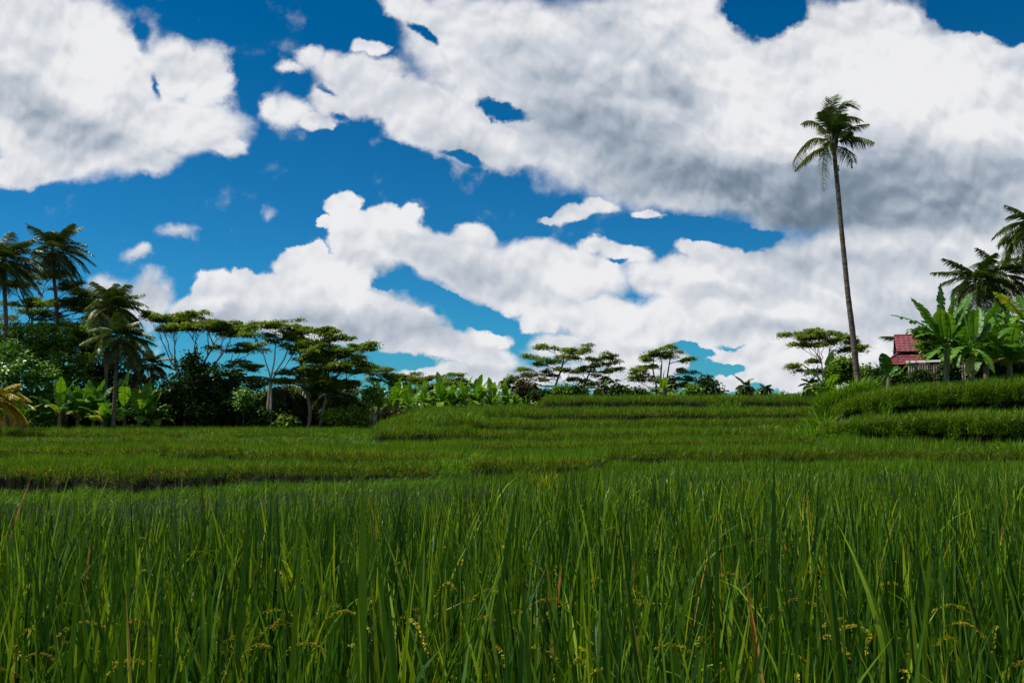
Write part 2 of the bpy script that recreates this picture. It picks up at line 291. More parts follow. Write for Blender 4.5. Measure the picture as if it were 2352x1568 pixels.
def foreground_rice():
    rg = np.random.default_rng(11); mb = MB(); sd = MB()
    # hills of rice on a jittered grid inside the first field
    gx, gy = np.meshgrid(np.arange(-11, 11, 0.19), np.arange(0.75, 10.2, 0.19))
    hx = (gx + rg.uniform(-.05, .05, gx.shape)).ravel(); hy = (gy + rg.uniform(-.05, .05, gx.shape)).ravel()
    X = column(hx, hy); k = (np.abs(hx) < 0.85 * hy + 2.6) & (hy < t0edge(np.clip(X, -1300, 3300)))
    k &= ~((np.hypot(hx, hy) < 1.15))
    hx, hy = hx[k], hy[k]
    nb = np.where(hy < 2.6, 14, np.where(hy < 4.5, 17, 19))
    ix = np.repeat(np.arange(len(hx)), nb); n = len(ix)
    a = rg.uniform(0, 2 * np.pi, n); rr = 0.055 * np.sqrt(rg.uniform(0, 1, n))
    patch = 0.05 * np.sin(hx * 1.9 + 1) * np.sin(hy * 1.3) + 0.03 * np.sin(hx * 5.1 + hy * 3.3)
    bx = hx[ix] + rr * np.cos(a); by = hy[ix] + rr * np.sin(a)
    z0 = rg.uniform(0.0, 0.42, n)
    tip = rg.normal(0.90, 0.085, n) + patch[ix]
    tip = np.where(rg.uniform(0, 1, n) < 0.03, tip + rg.uniform(0.05, 0.2, n), tip)
    near = by < 2.0
    tip = np.where(near, np.minimum(tip, 1.08), tip); tip = np.where(by > 5, 0.86 + (tip - 0.9) * 0.75, tip)
    L = np.clip(tip - z0, 0.25, 1.1)
    th0 = np.abs(rg.normal(0.07, 0.10, n)); kap = np.abs(rg.normal(0.14, 0.24, n))
    bent = rg.uniform(0, 1, n) < 0.06; kap = np.where(bent, rg.uniform(0.8, 2.4, n), kap)
    th0 = np.where(rg.uniform(0, 1, n) < 0.06, rg.uniform(0.25, 0.6, n), th0)
    phi = np.where(rg.uniform(0, 1, n) < 0.6, a + rg.normal(0, 0.5, n), rg.uniform(0, 2 * np.pi, n))
    w = rg.uniform(0.007, 0.018, n) * np.where(by > 5, 1.1, 1)
    psi = rg.normal(0, 0.75, n)
    tone = rg.uniform(0, 1, len(hx)) * 0.3
    r = np.clip(tone[ix] + rg.beta(1.1, 2.1, n) * 0.95 + np.clip((by - 3) / 5, 0, 1) * 0.22 * rg.uniform(0.3, 1, n), 0, 0.93)
    dry = rg.uniform(0, 1, n) < 0.007; r = np.where(dry, rg.uniform(0.955, 1.0, n), r)
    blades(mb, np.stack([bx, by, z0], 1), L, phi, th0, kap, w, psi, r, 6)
    # long wide leaves that stand above or cross the others, as in the photo
    hero = [(833,1062,-6,2.3,15,.0),(1780,1045,18,2.6,11,.0),(2340,1190,-120,2.2,9,.0),(300,1120,20,2.0,9,.1),(560,1120,10,2.4,9,.1),
            (870,1262,-110,1.5,13,.0),(885,1240,-60,1.75,10,.1),(2028,1300,-30,1.55,16,2.2),(1180,1090,60,2.7,9,.1),(250,1250,60,2.0,8,.2),(1440,1180,-40,2.3,9,.1),
            (2120,1180,25,2.2,9,.1),(1650,1140,15,2.6,9,.0),(180,1130,10,2.0,9,.1),(1210,1210,-25,1.9,9,.1),(700,1170,40,2.1,9,.0),(1900,1170,-20,2.4,9,.1)]
    for (hX, hY, dx, d, wd, kp) in hero:
        tipw = P(hX, hY, d); Lh = 0.85; lean = PXM(dx, d)
        b = np.array([[tipw[0] - lean * 1.0, d, tipw[2] - Lh]])
        th = math.atan2(abs(lean), Lh)
        blades(mb, b, np.array([math.hypot(Lh, lean)]), np.array([0.0 if lean > 0 else math.pi]), np.array([th * 0.8]), np.array([th * 0.3 + kp]),
               np.array([PXM(wd * 1.5, d)]), np.array([0.15]), np.array([rg.uniform(0.35, 0.75)]), 10)
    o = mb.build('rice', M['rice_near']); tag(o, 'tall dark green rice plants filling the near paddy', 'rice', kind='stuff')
    # drooping ears of rice among the leaves
    m_ = len(hx); pr_ = np.exp(-hy * 0.45); nh = rg.choice(m_, int(m_ * 0.75), replace=True, p=pr_ / pr_.sum())
    for i in nh:
        if hy[i] > 6.5: continue
        p0 = np.array([hx[i] + rg.normal(0, .05), hy[i] + rg.normal(0, .05), rg.uniform(0.48, 0.80)])
        if hy[i] < 3.5 and rg.uniform() < 0.25: p0[2] += 0.08
        az = rg.uniform(0, 2 * np.pi); Lp = rg.uniform(0.10, 0.19)
        hd = np.array([math.cos(az), math.sin(az), 0])
        c = bez(p0, p0 + hd * Lp * 0.45 + np.array([0, 0, Lp * 0.40]), p0 + hd * Lp * 0.95 - np.array([0, 0, Lp * rg.uniform(-0.1, 0.5)]), 8)
        sd.ribbon(c[None], np.full((1, 8), 0.0012), np.array([[0, 0, 1.0]]), 0.3)
        ng = 46; t = rg.uniform(0.12, 1, ng); ci = np.array([np.interp(t, np.linspace(0, 1, 8), c[:, q]) for q in range(3)]).T
        tg = norm(c[-1] - c[0])[None] * np.ones((ng, 1)); off = rg.normal(0, 1, (ng, 3))
        A = norm(tg + 0.45 * norm(off)); B = norm(np.cross(A, rg.normal(0, 1, (ng, 3))))
        cc = ci + norm(off) * 0.005 - np.array([0, 0, 0.003])
        rr = np.clip(rg.uniform(0.1, 1.0, ng), 0, 1)
        sd.leaves(cc, A, B, rg.uniform(0.009, 0.013, ng), np.full(ng, 0.0056), rr)
        sd.leaves(cc, A, norm(np.cross(A, B)), rg.uniform(0.009, 0.013, ng), np.full(ng, 0.0052), rr)
    o = sd.build('rice_seed_heads', M['seed']); tag(o, 'yellow drooping ears of grain among the near rice leaves', 'rice', kind='stuff')
foreground_rice()

def far_grass():
    rg = np.random.default_rng(21)
    def sample(n, d0, d1, u0, u1):
        d = np.sqrt(rg.uniform(d0 ** 2, d1 ** 2, n)); u = rg.uniform(u0, u1, n); return u * d, d
    U0, U1 = -0.80, 0.80
    batches = [(5.0, 24, 17000, 2), (24, 31, 42000, 3), (31, 38, 62000, 2), (38, 46, 72000, 2), (46, 54, 62000, 2), (54, 66, 50000, 2)]
    X_, Y_, SEG = [], [], []
    for d0, d1, n, sg in batches:
        x, y = sample(n, d0, d1, U0, U1); X_.append(x); Y_.append(y); SEG.append(np.full(n, sg))
    # denser along each terrace front
    for k in range(NK):
        u = rg.uniform(U0, U1, 9000); Xc = CX + F * u / 1.003
        D = fronts(np.clip(Xc, -1300, 3300))[k]
        tk = np.interp(Xc, CX_, TT[:, k]) - np.interp(Xc, CX_, TF[:, k])
        y = D + rg.uniform(-0.05, 0.35, len(u)); q = tk > 0.12
        X_.append((u * y)[q]); Y_.append(y[q]); SEG.append(np.full(q.sum(), 3))
    x = np.concatenate(X_); y = np.concatenate(Y_); seg = np.concatenate(SEG)
    z, edge, D, e0 = ground(x, y, True); X = column(x, y)
    keep = (y > e0 + 0.1) & ~((edge > -0.24) & (edge < 0.06)) & ~((X < 870) & (y > 60.5))
    # hollows where the rice is missing and dark earth shows
    for (hx, hy, rx, ry) in [(1378, 29.5, 26, 0.9), (1130, 28.4, 14, 0.8), (1300, 46.3, 14, 0.7), (1990, 58, 60, 8)]:
        keep &= ~(((X - hx) / rx) ** 2 + ((y - hy) / ry) ** 2 < 1)
    x, y, z, X, edge, seg = x[keep], y[keep], z[keep], X[keep], edge[keep], seg[keep]
    D = [q[keep] for q in D]; e0 = e0[keep]; n = len(x)
    hill = (X > 1880) & (y > D[3] - 0.2)
    path = y < D[0] - 0.2
    weedy = path | ((X < 865) & (y > D[2] - 0.3) & (y < D[3] + 0.5) & (np.sin(X * 0.012) + np.sin(X * 0.031 + 1) > -0.6)) \
        | ((X > 1380) & (y > D[1] - 2.2) & (y < D[1] - 0.15)) | (hill & (y < D[4] - 0.3) & (y > D[3] + 0.2) & (rg.uniform(0, 1, n) < 0.5)) \
        | ((np.abs(X - 1040) < 60) & (np.abs(y - 27.6) < 1.6))
    hmul = np.where(weedy, 0.72, 1.0)
    big = 0.16 * np.sin(x * 0.9 + 0.6 * y) * np.sin(y * 0.7 - x * 0.31) + 0.12 * np.sin(x * 2.3 + 1.0 + np.sin(y * 1.9)) + 0.10 * np.sin(x * 5.1 + y * 2.7)
    tip = HR * hmul * (1.05 + rg.normal(0, 0.2, n) + big)
    L = np.clip(tip, 0.15, 1.1)
    lean = np.where(hill, 0.35, 0.12)
    phi = np.where(rg.uniform(0, 1, n) < np.where(hill, 0.75, 0.35), rg.normal(0.2, 0.5, n), rg.uniform(0, 2 * np.pi, n))
    onedge = (edge < 0.35)
    phi = np.where(onedge & (rg.uniform(0, 1, n) < 0.3), rg.normal(-1.57, 0.7, n), phi)
    th0 = np.abs(rg.normal(lean * 0.6, 0.10, n)); kap = np.abs(rg.normal(lean, 0.25, n))
    kap = np.where(onedge, kap + rg.uniform(0.1, 1.4, n) * (rg.uniform(0, 1, n) < 0.2), kap)
    kap = np.where(weedy, kap + rg.uniform(0, 1.4, n), kap)
    w = rg.uniform(0.011, 0.020, n) * np.interp(y, [8, 27, 60], [0.9, 1.0, 1.7])
    psi = rg.normal(0, 0.6, n)
    bandv = 0.10 * np.sin(y * 0.9 + x * 0.15) + 0.10 * np.sin(x * 0.37 - y * 0.5) * np.sin(y * 1.7 + 0.2 * x)
    r = np.clip(rg.beta(2, 2.4, n) * 0.9 + bandv, 0, 0.93)
    dry = rg.uniform(0, 1, n) < np.where(onedge, 0.10, 0.012); r = np.where(dry, rg.uniform(0.93, 1, n), r)
    names = [('rice', 'rice on the lower terraces at the foot of the palm grove', (X < 1080) & ~weedy, 'rice_far'),
             ('rice', 'rice on the wide middle and top terraces under the far trees', (X >= 1080) & ~weedy & ~hill, 'rice_far'),
             ('rice', 'long wind-combed rice on the raised bank before the tin wall', hill & ~weedy, 'rice_far'),
             ('weeds', 'bright weedy grass along the sunken paths between paddies', weedy, 'weed')]
    B = np.stack([x, y, z - 0.03], 1)
    for nm, lb, sel, mt in names:
        mb = MB()
        for sg in (2, 3):
            q = sel & (seg == sg)
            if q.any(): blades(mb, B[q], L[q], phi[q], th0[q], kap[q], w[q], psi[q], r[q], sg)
        if nm == 'weeds':
            # short turf on the path strip
            pass
        o = mb.build(nm, M[mt]); tag(o, lb, 'rice' if nm == 'rice' else 'weeds', kind='stuff')
    # bushy growth hanging in patches on the two high banks
    mb = MB(); n = 26000; u = rg.uniform(0.36, U1, n); k = rg.integers(3, 5, n); Xc = CX + F * u / 1.003
    fr_ = np.array(fronts(np.clip(Xc, -1300, 3300)))[k, np.arange(n)]
    tz = np.array([np.interp(Xc, CX_, TT[:, q]) for q in range(NK)])[k, np.arange(n)] - HR; fz = np.array([np.interp(Xc, CX_, TF[:, q]) for q in range(NK)])[k, np.arange(n)] - HR
    pt = 0.5 + 0.3 * np.sin(Xc * 0.05 + k * 2) + 0.25 * np.sin(Xc * 0.13 + 1) - 0.25 * np.clip((Xc - 2050) / 300, 0, 1.2)
    hq = rg.uniform(0, 1, n); q = (hq > 1 - np.clip(pt, 0.5, 1) * 1.1) & ((tz - fz) > 0.2)
    u, fr_, tz, fz, hq = u[q], fr_[q], tz[q], fz[q], hq[q]; n = len(u); y = fr_ - 0.16 + 0.3 * hq - rg.uniform(0.02, 0.2, n)
    blades(mb, np.stack([u * y, y, fz + (tz - fz) * hq], 1), rg.uniform(0.18, 0.5, n), rg.normal(-1.57, 0.8, n), rg.uniform(0.2, 1.0, n), rg.uniform(0.3, 2.0, n), rg.uniform(0.016, 0.034, n), rg.normal(0, 0.8, n), rg.uniform(0, 1, n) ** 1.3, 3)
    o = mb.build('weeds', M['weed']); tag(o, 'bushy weeds hanging over the faces of the two raised banks', 'weeds', kind='stuff')
    # straw coloured lower stems hanging down the terrace faces
    mb = MB(); n = 46000
    u = rg.uniform(U0, U1, n); k = rg.integers(0, 7, n); Xc = CX + F * u / 1.003; Xcl = np.clip(Xc, -1300, 3300)
    Dk = np.array(fronts(Xcl))[k, np.arange(n)]
    tz = np.array([np.interp(Xcl, CX_, TT[:, q]) for q in range(NK)])[k, np.arange(n)]
    fz = np.array([np.interp(Xcl, CX_, TF[:, q]) for q in range(NK)])[k, np.arange(n)]
    q = (tz - fz) > 0.15; u, Dk, tz, fz = u[q], Dk[q], tz[q], fz[q]; n = len(u)
    y = Dk - rg.uniform(0.05, 0.35, n)
    Xq = CX + F * u / 1.003; low = np.clip(0.55 + 0.35 * np.sin(Xq * 0.045 + Dk) + 0.3 * np.sin(Xq * 0.017 + 2 * Dk), 0.42, 1.0)
    z = fz - HR * 0.5 + (tz - fz) * (1 - low * rg.uniform(0, 1, n) ** 1.2)
    blades(mb, np.stack([u * y, y, z], 1), rg.uniform(0.15, 0.45, n), rg.normal(-1.57, 0.9, n), rg.uniform(0.1, 0.9, n), rg.uniform(0.3, 2.0, n),
           rg.uniform(0.012, 0.024, n), rg.normal(0, 0.7, n), rg.uniform(0, 1, n) ** 1.6, 3)
    o = mb.build('grass', M['rice_edge']); tag(o, 'straw coloured grass hanging over the terrace faces', 'grass', kind='stuff')
far_grass()

def tuft(label, X, d, n, h, spread, mat, seed, cat='grass clump', lean=0.3, w=0.03, name='grass_clump', group=None):
    rg = np.random.default_rng(seed)
    x0 = (X - CX) / F * d * 1.003; base = np.array([x0, d, gz(x0, d)])
    a = rg.uniform(0, 2 * np.pi, n); rr = spread * np.sqrt(rg.uniform(0, 1, n))
    bx = rr * np.cos(a) + x0; by = rr * np.sin(a) * 0.7 + d
    b = np.stack([bx, by, ground(bx, by)], 1)
    mb = MB()
    blades(mb, b, h * rg.uniform(0.5, 1.0, n), a + rg.normal(0, 0.6, n), np.abs(rg.normal(lean, 0.18, n)), rg.uniform(0.2, 1.9, n),
           rg.uniform(0.5, 1, n) * w, rg.normal(0, 0.9, n), rg.uniform(0, 1, n), 6)
    o = mb.build(name, M[mat], None, False, base); o.location = base
    tag(o, label, cat, group); return o
g_ = 'tall grass clumps on the terrace banks'
tuft('big clump of tall reed-like grass at the foot of the lone tall palm', 1940, 41.5, 1300, 1.35, 1.3, 'weed', 1, group=g_, w=0.05)
tuft('tall grass clump on the left end of the raised bank, before the drooping palm', 1905, 41.5, 900, 1.3, 1.0, 'weed', 2, group=g_, w=0.05)
tuft('bright green weed clump low on the slope left of the raised bank', 1835, 37.5, 320, 1.0, 0.9, 'weed', 3, group=g_, w=0.035)
tuft('tall weed with long arching leaves at the bank corner', 1868, 37.8, 160, 1.5, 0.6, 'weed', 31, group=g_, w=0.05)
tuft('small dark bush of grass on the terrace left of the bright weed clump', 1752, 41.5, 320, 0.85, 0.55, 'broad', 4, group=g_)
tuft('dark green grass clump below the banana row on the upper left terrace', 1065, 46.3, 380, 1.1, 0.9, 'weed', 5, group=g_, w=0.04)
tuft('loose grass clump beside the tree-foot corner of the upper left terrace', 985, 46.5, 260, 0.9, 0.9, 'weed', 6, group=g_)
tuft('large pale grass clump spilling over the path in the middle of the terraces', 1040, 28.6, 700, 0.8, 1.1, 'weed', 7, group=g_)
tuft('small grass clump on the low terrace edge left of the large pale one', 925, 30.4, 120, 0.7, 0.4, 'weed', 8, group=g_)
tuft('dark leafy weed clump on the far edge of the left terraces', 480, 45.0, 320, 0.7, 1.2, 'broad', 9, group=g_)
tuft('grass clump on the top terrace edge under the far trees', 1660, 58.6, 260, 1.0, 1.1, 'weed', 10, group=g_)
tuft('bright grass clump at the right frame edge below the raised bank', 2330, 31.0, 320, 0.8, 0.9, 'weed', 12, group=g_)
tuft('pale straw-coloured grass tuft standing in the path behind the near rice', 1247, 24.0, 60, 0.75, 0.2, 'seed', 13, group=g_, w=0.03)

# ------------------------------------------------------------------ trees
def pad_leaves(mb, c, rx, ry, rz, style, rg, dens=1.0, lsize=1.0, m=0, dist=57.0):
    """one foliage pad: clumps of leaf sprays inside an ellipsoid, gaps between the clumps"""
    k_ = dist / 57.0
    if style == 'flat':
        ncl = max(4, int(27 * dens * (rx * ry) ** 0.75 / k_ ** 1.2)); nl = 62
        cr, czr = 0.42 * k_ ** 0.5, 0.12 * k_ ** 0.5
    else:
        ncl = max(6, int(13 * dens * (rx * ry * rz) ** 0.62 / k_ ** 1.2)); nl = 66
        cr, czr = 0.48 * k_ ** 0.5, 0.40 * k_ ** 0.5
    v = norm(rg.normal(0, 1, (ncl, 3)))
    rad = rg.uniform(0.25, 1, (ncl, 1)) ** (0.5 if style == 'flat' else 0.38)
    cc = np.asarray(c) + v * rad * np.array([rx, ry, rz])
    if style == 'flat': cc[:, 2] -= 0.25 * rz * ((v[:, 0] ** 2 + v[:, 1] ** 2) * rad[:, 0] ** 2)
    tone = rg.uniform(0, 1, ncl); sc = rg.uniform(0.55, 1.25, ncl)
    ix = np.repeat(np.arange(ncl), nl); n = len(ix)
    off = rg.normal(0, 0.5, (n, 3)) * np.array([cr, cr, czr]) * sc[ix][:, None]
    if style == 'flat': off[:, 2] -= 0.25 * (off[:, 0] ** 2 + off[:, 1] ** 2) / max(cr, .1)
    p = cc[ix] + off
    A = norm(off * np.array([1, 1, 0.2]) + rg.normal(0, 0.35, (n, 3)) * np.array([1, 1, 0.5]))
    if style == 'flat':
        up = norm(rg.normal(0, 0.38, (n, 3)) + np.array([0, 0, 1.0])); L, W = 0.24, 0.075
    else:
        A = norm(A + np.array([0, 0, -0.35])); up = norm(rg.normal(0, 0.7, (n, 3)) + np.array([0, -0.2, 0.8])); L, W = 0.26, 0.15
    B = norm(np.cross(up, A))
    s = rg.uniform(0.6, 1.25, n) * lsize * k_ ** 0.6
    mb.leaves(p, A, B, L * s, W * s, np.clip(0.55 * tone[ix] + 0.45 * rg.uniform(0, 1, n), 0, 1), m)
    return cc

def tree(name, label, d, base, trunk, r0, pads, style='flat', mat='albizia', bark='bark_mid', seed=1, depth=0.35, dens=1.0, lsize=1.0, group=None, cat='tree', stems=None, sub=3):
    rg = np.random.default_rng(seed)
    bx = P(base[0], base[1], d)[0]; gb = gz(bx, d)
    B = np.array([bx, d, gb])
    tp = [B - np.array([0, 0, 0.3])] + [P(X, Y, d) for X, Y in trunk]
    if tp[1][2] < gb + 0.3: tp[1] = B + np.array([0, 0, 0.5])
    tpath = smooth_path(tp, 12); tk = MB(); cr = MB()
    r0 = r0 * 0.62; rads = np.linspace(r0, r0 * 0.5, 12); rads[0] *= 1.3
    tk.tube(tpath, rads, 8)
    paths = [(tpath, r0)]
    for st in (stems or []):            # further stems: lists of (X, Y, dy)
        q = smooth_path([B + np.array([(st[0][0] - base[0]) * d / F, rg.uniform(-.3, .3), -0.3])] + [P(a[0], a[1], d + (a[2] if len(a) > 2 else 0)) for a in st], 12)
        tk.tube(q, np.linspace(r0 * .8, r0 * .4, 12), 7); paths.append((q, r0 * .8))
    X0 = min(p[0] - p[2] for p in pads); X1 = max(p[0] + p[2] for p in pads); half = PXM((X1 - X0) / 2, d)
    for i, pd in enumerate(pads):
        X, Y, rx, ry = pd[:4]; dy = pd[4] if len(pd) > 4 else rg.uniform(-1, 1) * half * depth
        c = P(X, Y, d + dy); mrx, mrz = PXM(rx, d) * (1.12 if style == 'flat' else 1), PXM(ry, d) * (0.72 if style == 'flat' else 1)
        if style == 'flat':
            cc = []
            for q in range(4):
                oc = c + np.array([rg.uniform(-.75, .75) * mrx, rg.uniform(-.6, .6) * mrx, rg.uniform(-1.1, 1.1) * mrz - 0.10 * mrx * q / 4]); f_ = rg.uniform(0.38, 0.72)
                cc.append(pad_leaves(cr, oc, mrx * f_, mrx * f_ * .8, mrz * 0.6, style, rg, dens * 0.52, lsize, 0, d))
            cc = np.concatenate(cc)
        else: cc = pad_leaves(cr, c, mrx, max(mrx * 0.75, mrz), mrz, style, rg, dens, lsize, 0, d)
        pth, rr = paths[int(np.argmin([np.abs(q[-1] - c)[0] for q, _ in paths]))]
        lo = [j for j in range(3, len(pth)) if pth[j][2] < c[2] - 0.15 * abs(c[0] - pth[j][0])] or [4]
        j = lo[-1] if i % 3 else lo[max(0, len(lo) - 1 - int(rg.integers(0, 3)))]
        s = pth[j]
        e = c - np.array([0, 0, mrz * 0.5]); midp = s + (e - s) * 0.5 + np.array([0, 0, -0.12 * abs(e[0] - s[0]) if style == 'flat' else 0.1])
        lb = bez(s, midp, e, 9); lb[1:-1] += rg.normal(0, 0.05, (7, 3))
        lr = r0 * 0.40
        tk.tube(lb, np.linspace(lr, lr * 0.25, 9), 5, cap=False)
        for q in range(sub):
            j2 = int(rg.integers(4, 8)); t = cc[int(rg.integers(0, len(cc)))]
            tk.tube(bez(lb[j2], lb[j2] + (t - lb[j2]) * 0.5 + np.array([0, 0, 0.05]), t, 5), np.linspace(lr * 0.35, lr * 0.1, 5), 4, cap=False)
    root = empty(name, B); tag(root, label, cat, group)
    tk.build('trunk', M[bark], root, True, B); cr.build('crown', M[mat], root, False, B)
    return root

def fill(X0, X1, Y0, Y1, n, rx, ry, seed, jag=10):
    """pads spread over a crown outline"""
    rg = np.random.default_rng(seed); out = []
    for i in range(n):
        a = rg.uniform(0, 2 * np.pi); q = math.sqrt(rg.uniform(0.02, 1)) * 0.85
        out.append(((X0 + X1) / 2 + q * math.cos(a) * ((X1 - X0) / 2 - rx * 0.6), (Y0 + Y1) / 2 + q * math.sin(a) * ((Y1 - Y0) / 2 - ry * 0.5), rx * rg.uniform(.7, 1.2), ry * rg.uniform(.7, 1.2)))
    return out
GA = 'umbrella-crowned trees around the paddies'
# left grove, back to front
tree('umbrella_tree', 'tall umbrella tree in stacked flat layers behind the left palms', 64, (70, 975), [(72, 900), (71, 800), (74, 735)], .30,
     [(30, 645, 60, 14), (110, 632, 50, 12), (170, 650, 50, 12), (60, 690, 55, 12), (150, 690, 60, 13), (210, 700, 50, 12), (20, 720, 50, 14), (100, 715, 40, 10), (190, 672, 45, 10), (140, 745, 55, 14), (215, 735, 30, 10), (250, 665, 40, 12), (30, 615, 30, 10), (225, 715, 45, 12)],
     seed=3, bark='bark_mid', group=GA, dens=1.1)
tree('umbrella_tree', 'umbrella tree with a bare pale fan of limbs over the dark bushy tree', 61, (425, 975), [(425, 930), (410, 862), (402, 842)], .24,
     [(365, 730, 32, 12), (400, 735, 40, 14), (440, 728, 42, 14), (480, 736, 40, 14), (450, 748, 55, 13), (400, 752, 38, 10), (510, 745, 34, 11), (345, 718, 18, 8), (540, 757, 34, 10), (500, 765, 35, 9), (470, 722, 28, 8)],
     seed=4, bark='bark_pale', group=GA, dens=1.3, stems=[[(425, 930), (440, 850), (450, 820)], [(430, 930), (465, 840, 1), (490, 795, 2)], [(435, 930), (475, 862, -1), (520, 800, -1)]], sub=6)
tree('umbrella_tree', 'slim umbrella tree whose low flat branches reach into the gap beside the pale forked trunk', 62, (530, 975), [(528, 930), (530, 880), (535, 830)], .16,
     [(560, 790, 40, 9), (530, 800, 40, 8), (590, 800, 30, 8), (540, 832, 38, 9), (565, 842, 26, 7), (575, 868, 34, 9), (600, 880, 20, 7), (455, 866, 42, 9), (480, 878, 30, 8)],
     seed=5, bark='bark_mid', group=GA, dens=1.0)
tree('umbrella_tree', 'umbrella tree on a smooth pale trunk that forks high above the field edge', 58, (613, 982), [(615, 930), (622, 870), (630, 830), (632, 800)], .14,
     [(600, 750, 34, 10), (635, 742, 30, 9), (660, 738, 30, 9), (585, 768, 30, 9), (640, 765, 34, 10), (680, 755, 30, 10), (575, 745, 20, 8), (655, 785, 26, 9)],
     seed=6, bark='bark_pale', group=GA, dens=0.95, stems=[[(622, 880), (610, 830), (598, 790)], [(624, 880), (655, 820), (665, 780)], [(624, 880), (648, 850, 1), (682, 800, 1)]], sub=5)
tree('umbrella_tree', 'broad dense umbrella tree, widest of the left grove, reaching out over the banana row', 58, (705, 985), [(712, 940), (698, 880), (690, 830)], .24,
     [(690, 775, 36, 14), (735, 762, 30, 12), (720, 790, 45, 16), (765, 785, 36, 14), (700, 815, 40, 15), (750, 815, 50, 18), (800, 805, 36, 13), (835, 795, 24, 7), (815, 822, 34, 10), (790, 840, 45, 16), (730, 848, 50, 18), (680, 850, 34, 14), (820, 852, 28, 9), (770, 870, 50, 16), (720, 880, 50, 16), (810, 878, 30, 9), (850, 788, 14, 5), (655, 868, 26, 10), (760, 755, 16, 6), (690, 755, 24, 9)],
     seed=7, bark='bark_mid', group=GA, dens=1.7, stems=[[(735, 975), (745, 930), (752, 880)]], sub=4)
tree('umbrella_tree', 'low far umbrella tree, nearest to the broad dense one, behind the banana row', 86, (895, 935), [(895, 900), (892, 880)], .22,
     [(865, 850, 28, 9), (900, 858, 34, 9), (935, 862, 30, 9), (880, 872, 30, 8), (960, 872, 22, 7), (925, 878, 30, 8), (850, 843, 16, 6)], seed=8, bark='bark_dark', group=GA, dens=1.2)
tree('umbrella_tree', 'low far umbrella tree, its flat top just over the middle of the banana row', 90, (1010, 930), [(1010, 905), (1008, 885)], .22,
     [(965, 872, 26, 8), (1000, 864, 26, 7), (1035, 863, 26, 7), (1062, 872, 24, 7), (985, 885, 30, 8), (1030, 882, 32, 9), (1070, 886, 20, 6), (1000, 896, 28, 8), (945, 890, 20, 8)], seed=9, bark='bark_dark', group=GA, dens=1.2)
tree('umbrella_tree', 'wide lacy umbrella tree on the ridge, leaning limbs at its left', 80, (1268, 925), [(1275, 890), (1290, 845), (1297, 815)], .20,
     [(1252, 795, 22, 7), (1290, 800, 30, 8), (1325, 795, 30, 7), (1215, 818, 20, 6), (1235, 832, 26, 7), (1270, 822, 24, 7), (1305, 822, 24, 8), (1190, 862, 28, 7), (1235, 862, 30, 9), (1265, 855, 24, 8), (1210, 846, 18, 5), (1285, 842, 22, 7), (1340, 806, 18, 6), (1175, 868, 14, 4)],
     seed=10, bark='bark_mid', group=GA, dens=0.7, sub=5)
tree('umbrella_tree', 'lacy umbrella tree on the ridge joined to the right side of the wide one', 79, (1335, 925), [(1340, 895), (1350, 865), (1362, 835)], .18,
     [(1375, 820, 26, 7), (1405, 815, 20, 6), (1395, 832, 28, 7), (1360, 840, 28, 8), (1410, 846, 20, 6), (1375, 856, 30, 8), (1335, 850, 24, 8), (1405, 870, 22, 8), (1330, 868, 24, 7), (1355, 878, 26, 8)],
     seed=11, bark='bark_mid', group=GA, dens=0.7, sub=5)
tree('umbrella_tree', 'rounded umbrella tree on the ridge with a brush of bare stems in its top', 78, (1520, 925), [(1518, 890), (1518, 860), (1520, 835)], .20,
     [(1515, 805, 26, 8), (1545, 812, 24, 8), (1495, 815, 16, 5), (1575, 822, 16, 5), (1480, 825, 16, 5), (1475, 850, 24, 8), (1465, 868, 20, 6), (1495, 868, 28, 12), (1535, 875, 34, 14), (1570, 870, 24, 10), (1575, 848, 16, 6), (1500, 885, 34, 14), (1560, 890, 36, 12), (1490, 838, 16, 6), (1540, 795, 10, 4)],
     seed=12, bark='bark_mid', group=GA, dens=0.85, stems=[[(1530, 890), (1535, 850), (1540, 820)], [(1508, 890), (1500, 850), (1502, 820)]], sub=4)
tree('umbrella_tree', 'flat-topped umbrella tree just left of the lone tall palm', 60, (1888, 915), [(1890, 880), (1889, 850), (1886, 828)], .13,
     [(1828, 762, 26, 6), (1862, 760, 26, 7), (1895, 764, 30, 8), (1930, 770, 26, 6), (1875, 773, 34, 7), (1835, 786, 20, 5), (1868, 790, 22, 5), (1910, 784, 24, 6), (1955, 782, 22, 5), (1975, 797, 18, 5), (1945, 800, 16, 5), (1850, 774, 24, 5)],
     seed=13, bark='bark_pale', group=GA, dens=1.4, stems=[[(1895, 880), (1900, 835), (1905, 805)]], sub=6)
tree('umbrella_tree', 'thin branch-like umbrella tree, low and flat, under the flat-topped one', 62, (1870, 915), [(1868, 885), (1860, 868)], .08,
     [(1830, 840, 18, 4), (1855, 848, 22, 5), (1880, 852, 14, 4), (1875, 828, 12, 4)], seed=14, bark='bark_mid', group=GA, dens=0.9)
tree('umbrella_tree', 'tiny umbrella tree far off on the horizon right of the two small palms', 150, (1822, 925), [(1822, 915), (1822, 909)], .2,
     [(1815, 906, 12, 3), (1830, 907, 11, 3)], seed=15, bark='bark_dark', group=GA, dens=1.2)
GB = 'dense broadleaf trees of the left grove'
tree('broadleaf_tree', 'lumpy mid green broadleaf tree at the left edge under the palms', 57, (45, 980), [(45, 930), (40, 880)], .3,
     [(20, 830, 50, 30), (60, 850, 45, 30), (20, 880, 50, 30), (75, 890, 45, 28), (110, 860, 30, 25), (30, 805, 35, 18), (-30, 850, 50, 35), (45, 920, 55, 25), (95, 925, 40, 22)],
     'broad', 'bright', 'bark_dark', 21, 0.3, 1.25, group=GB)
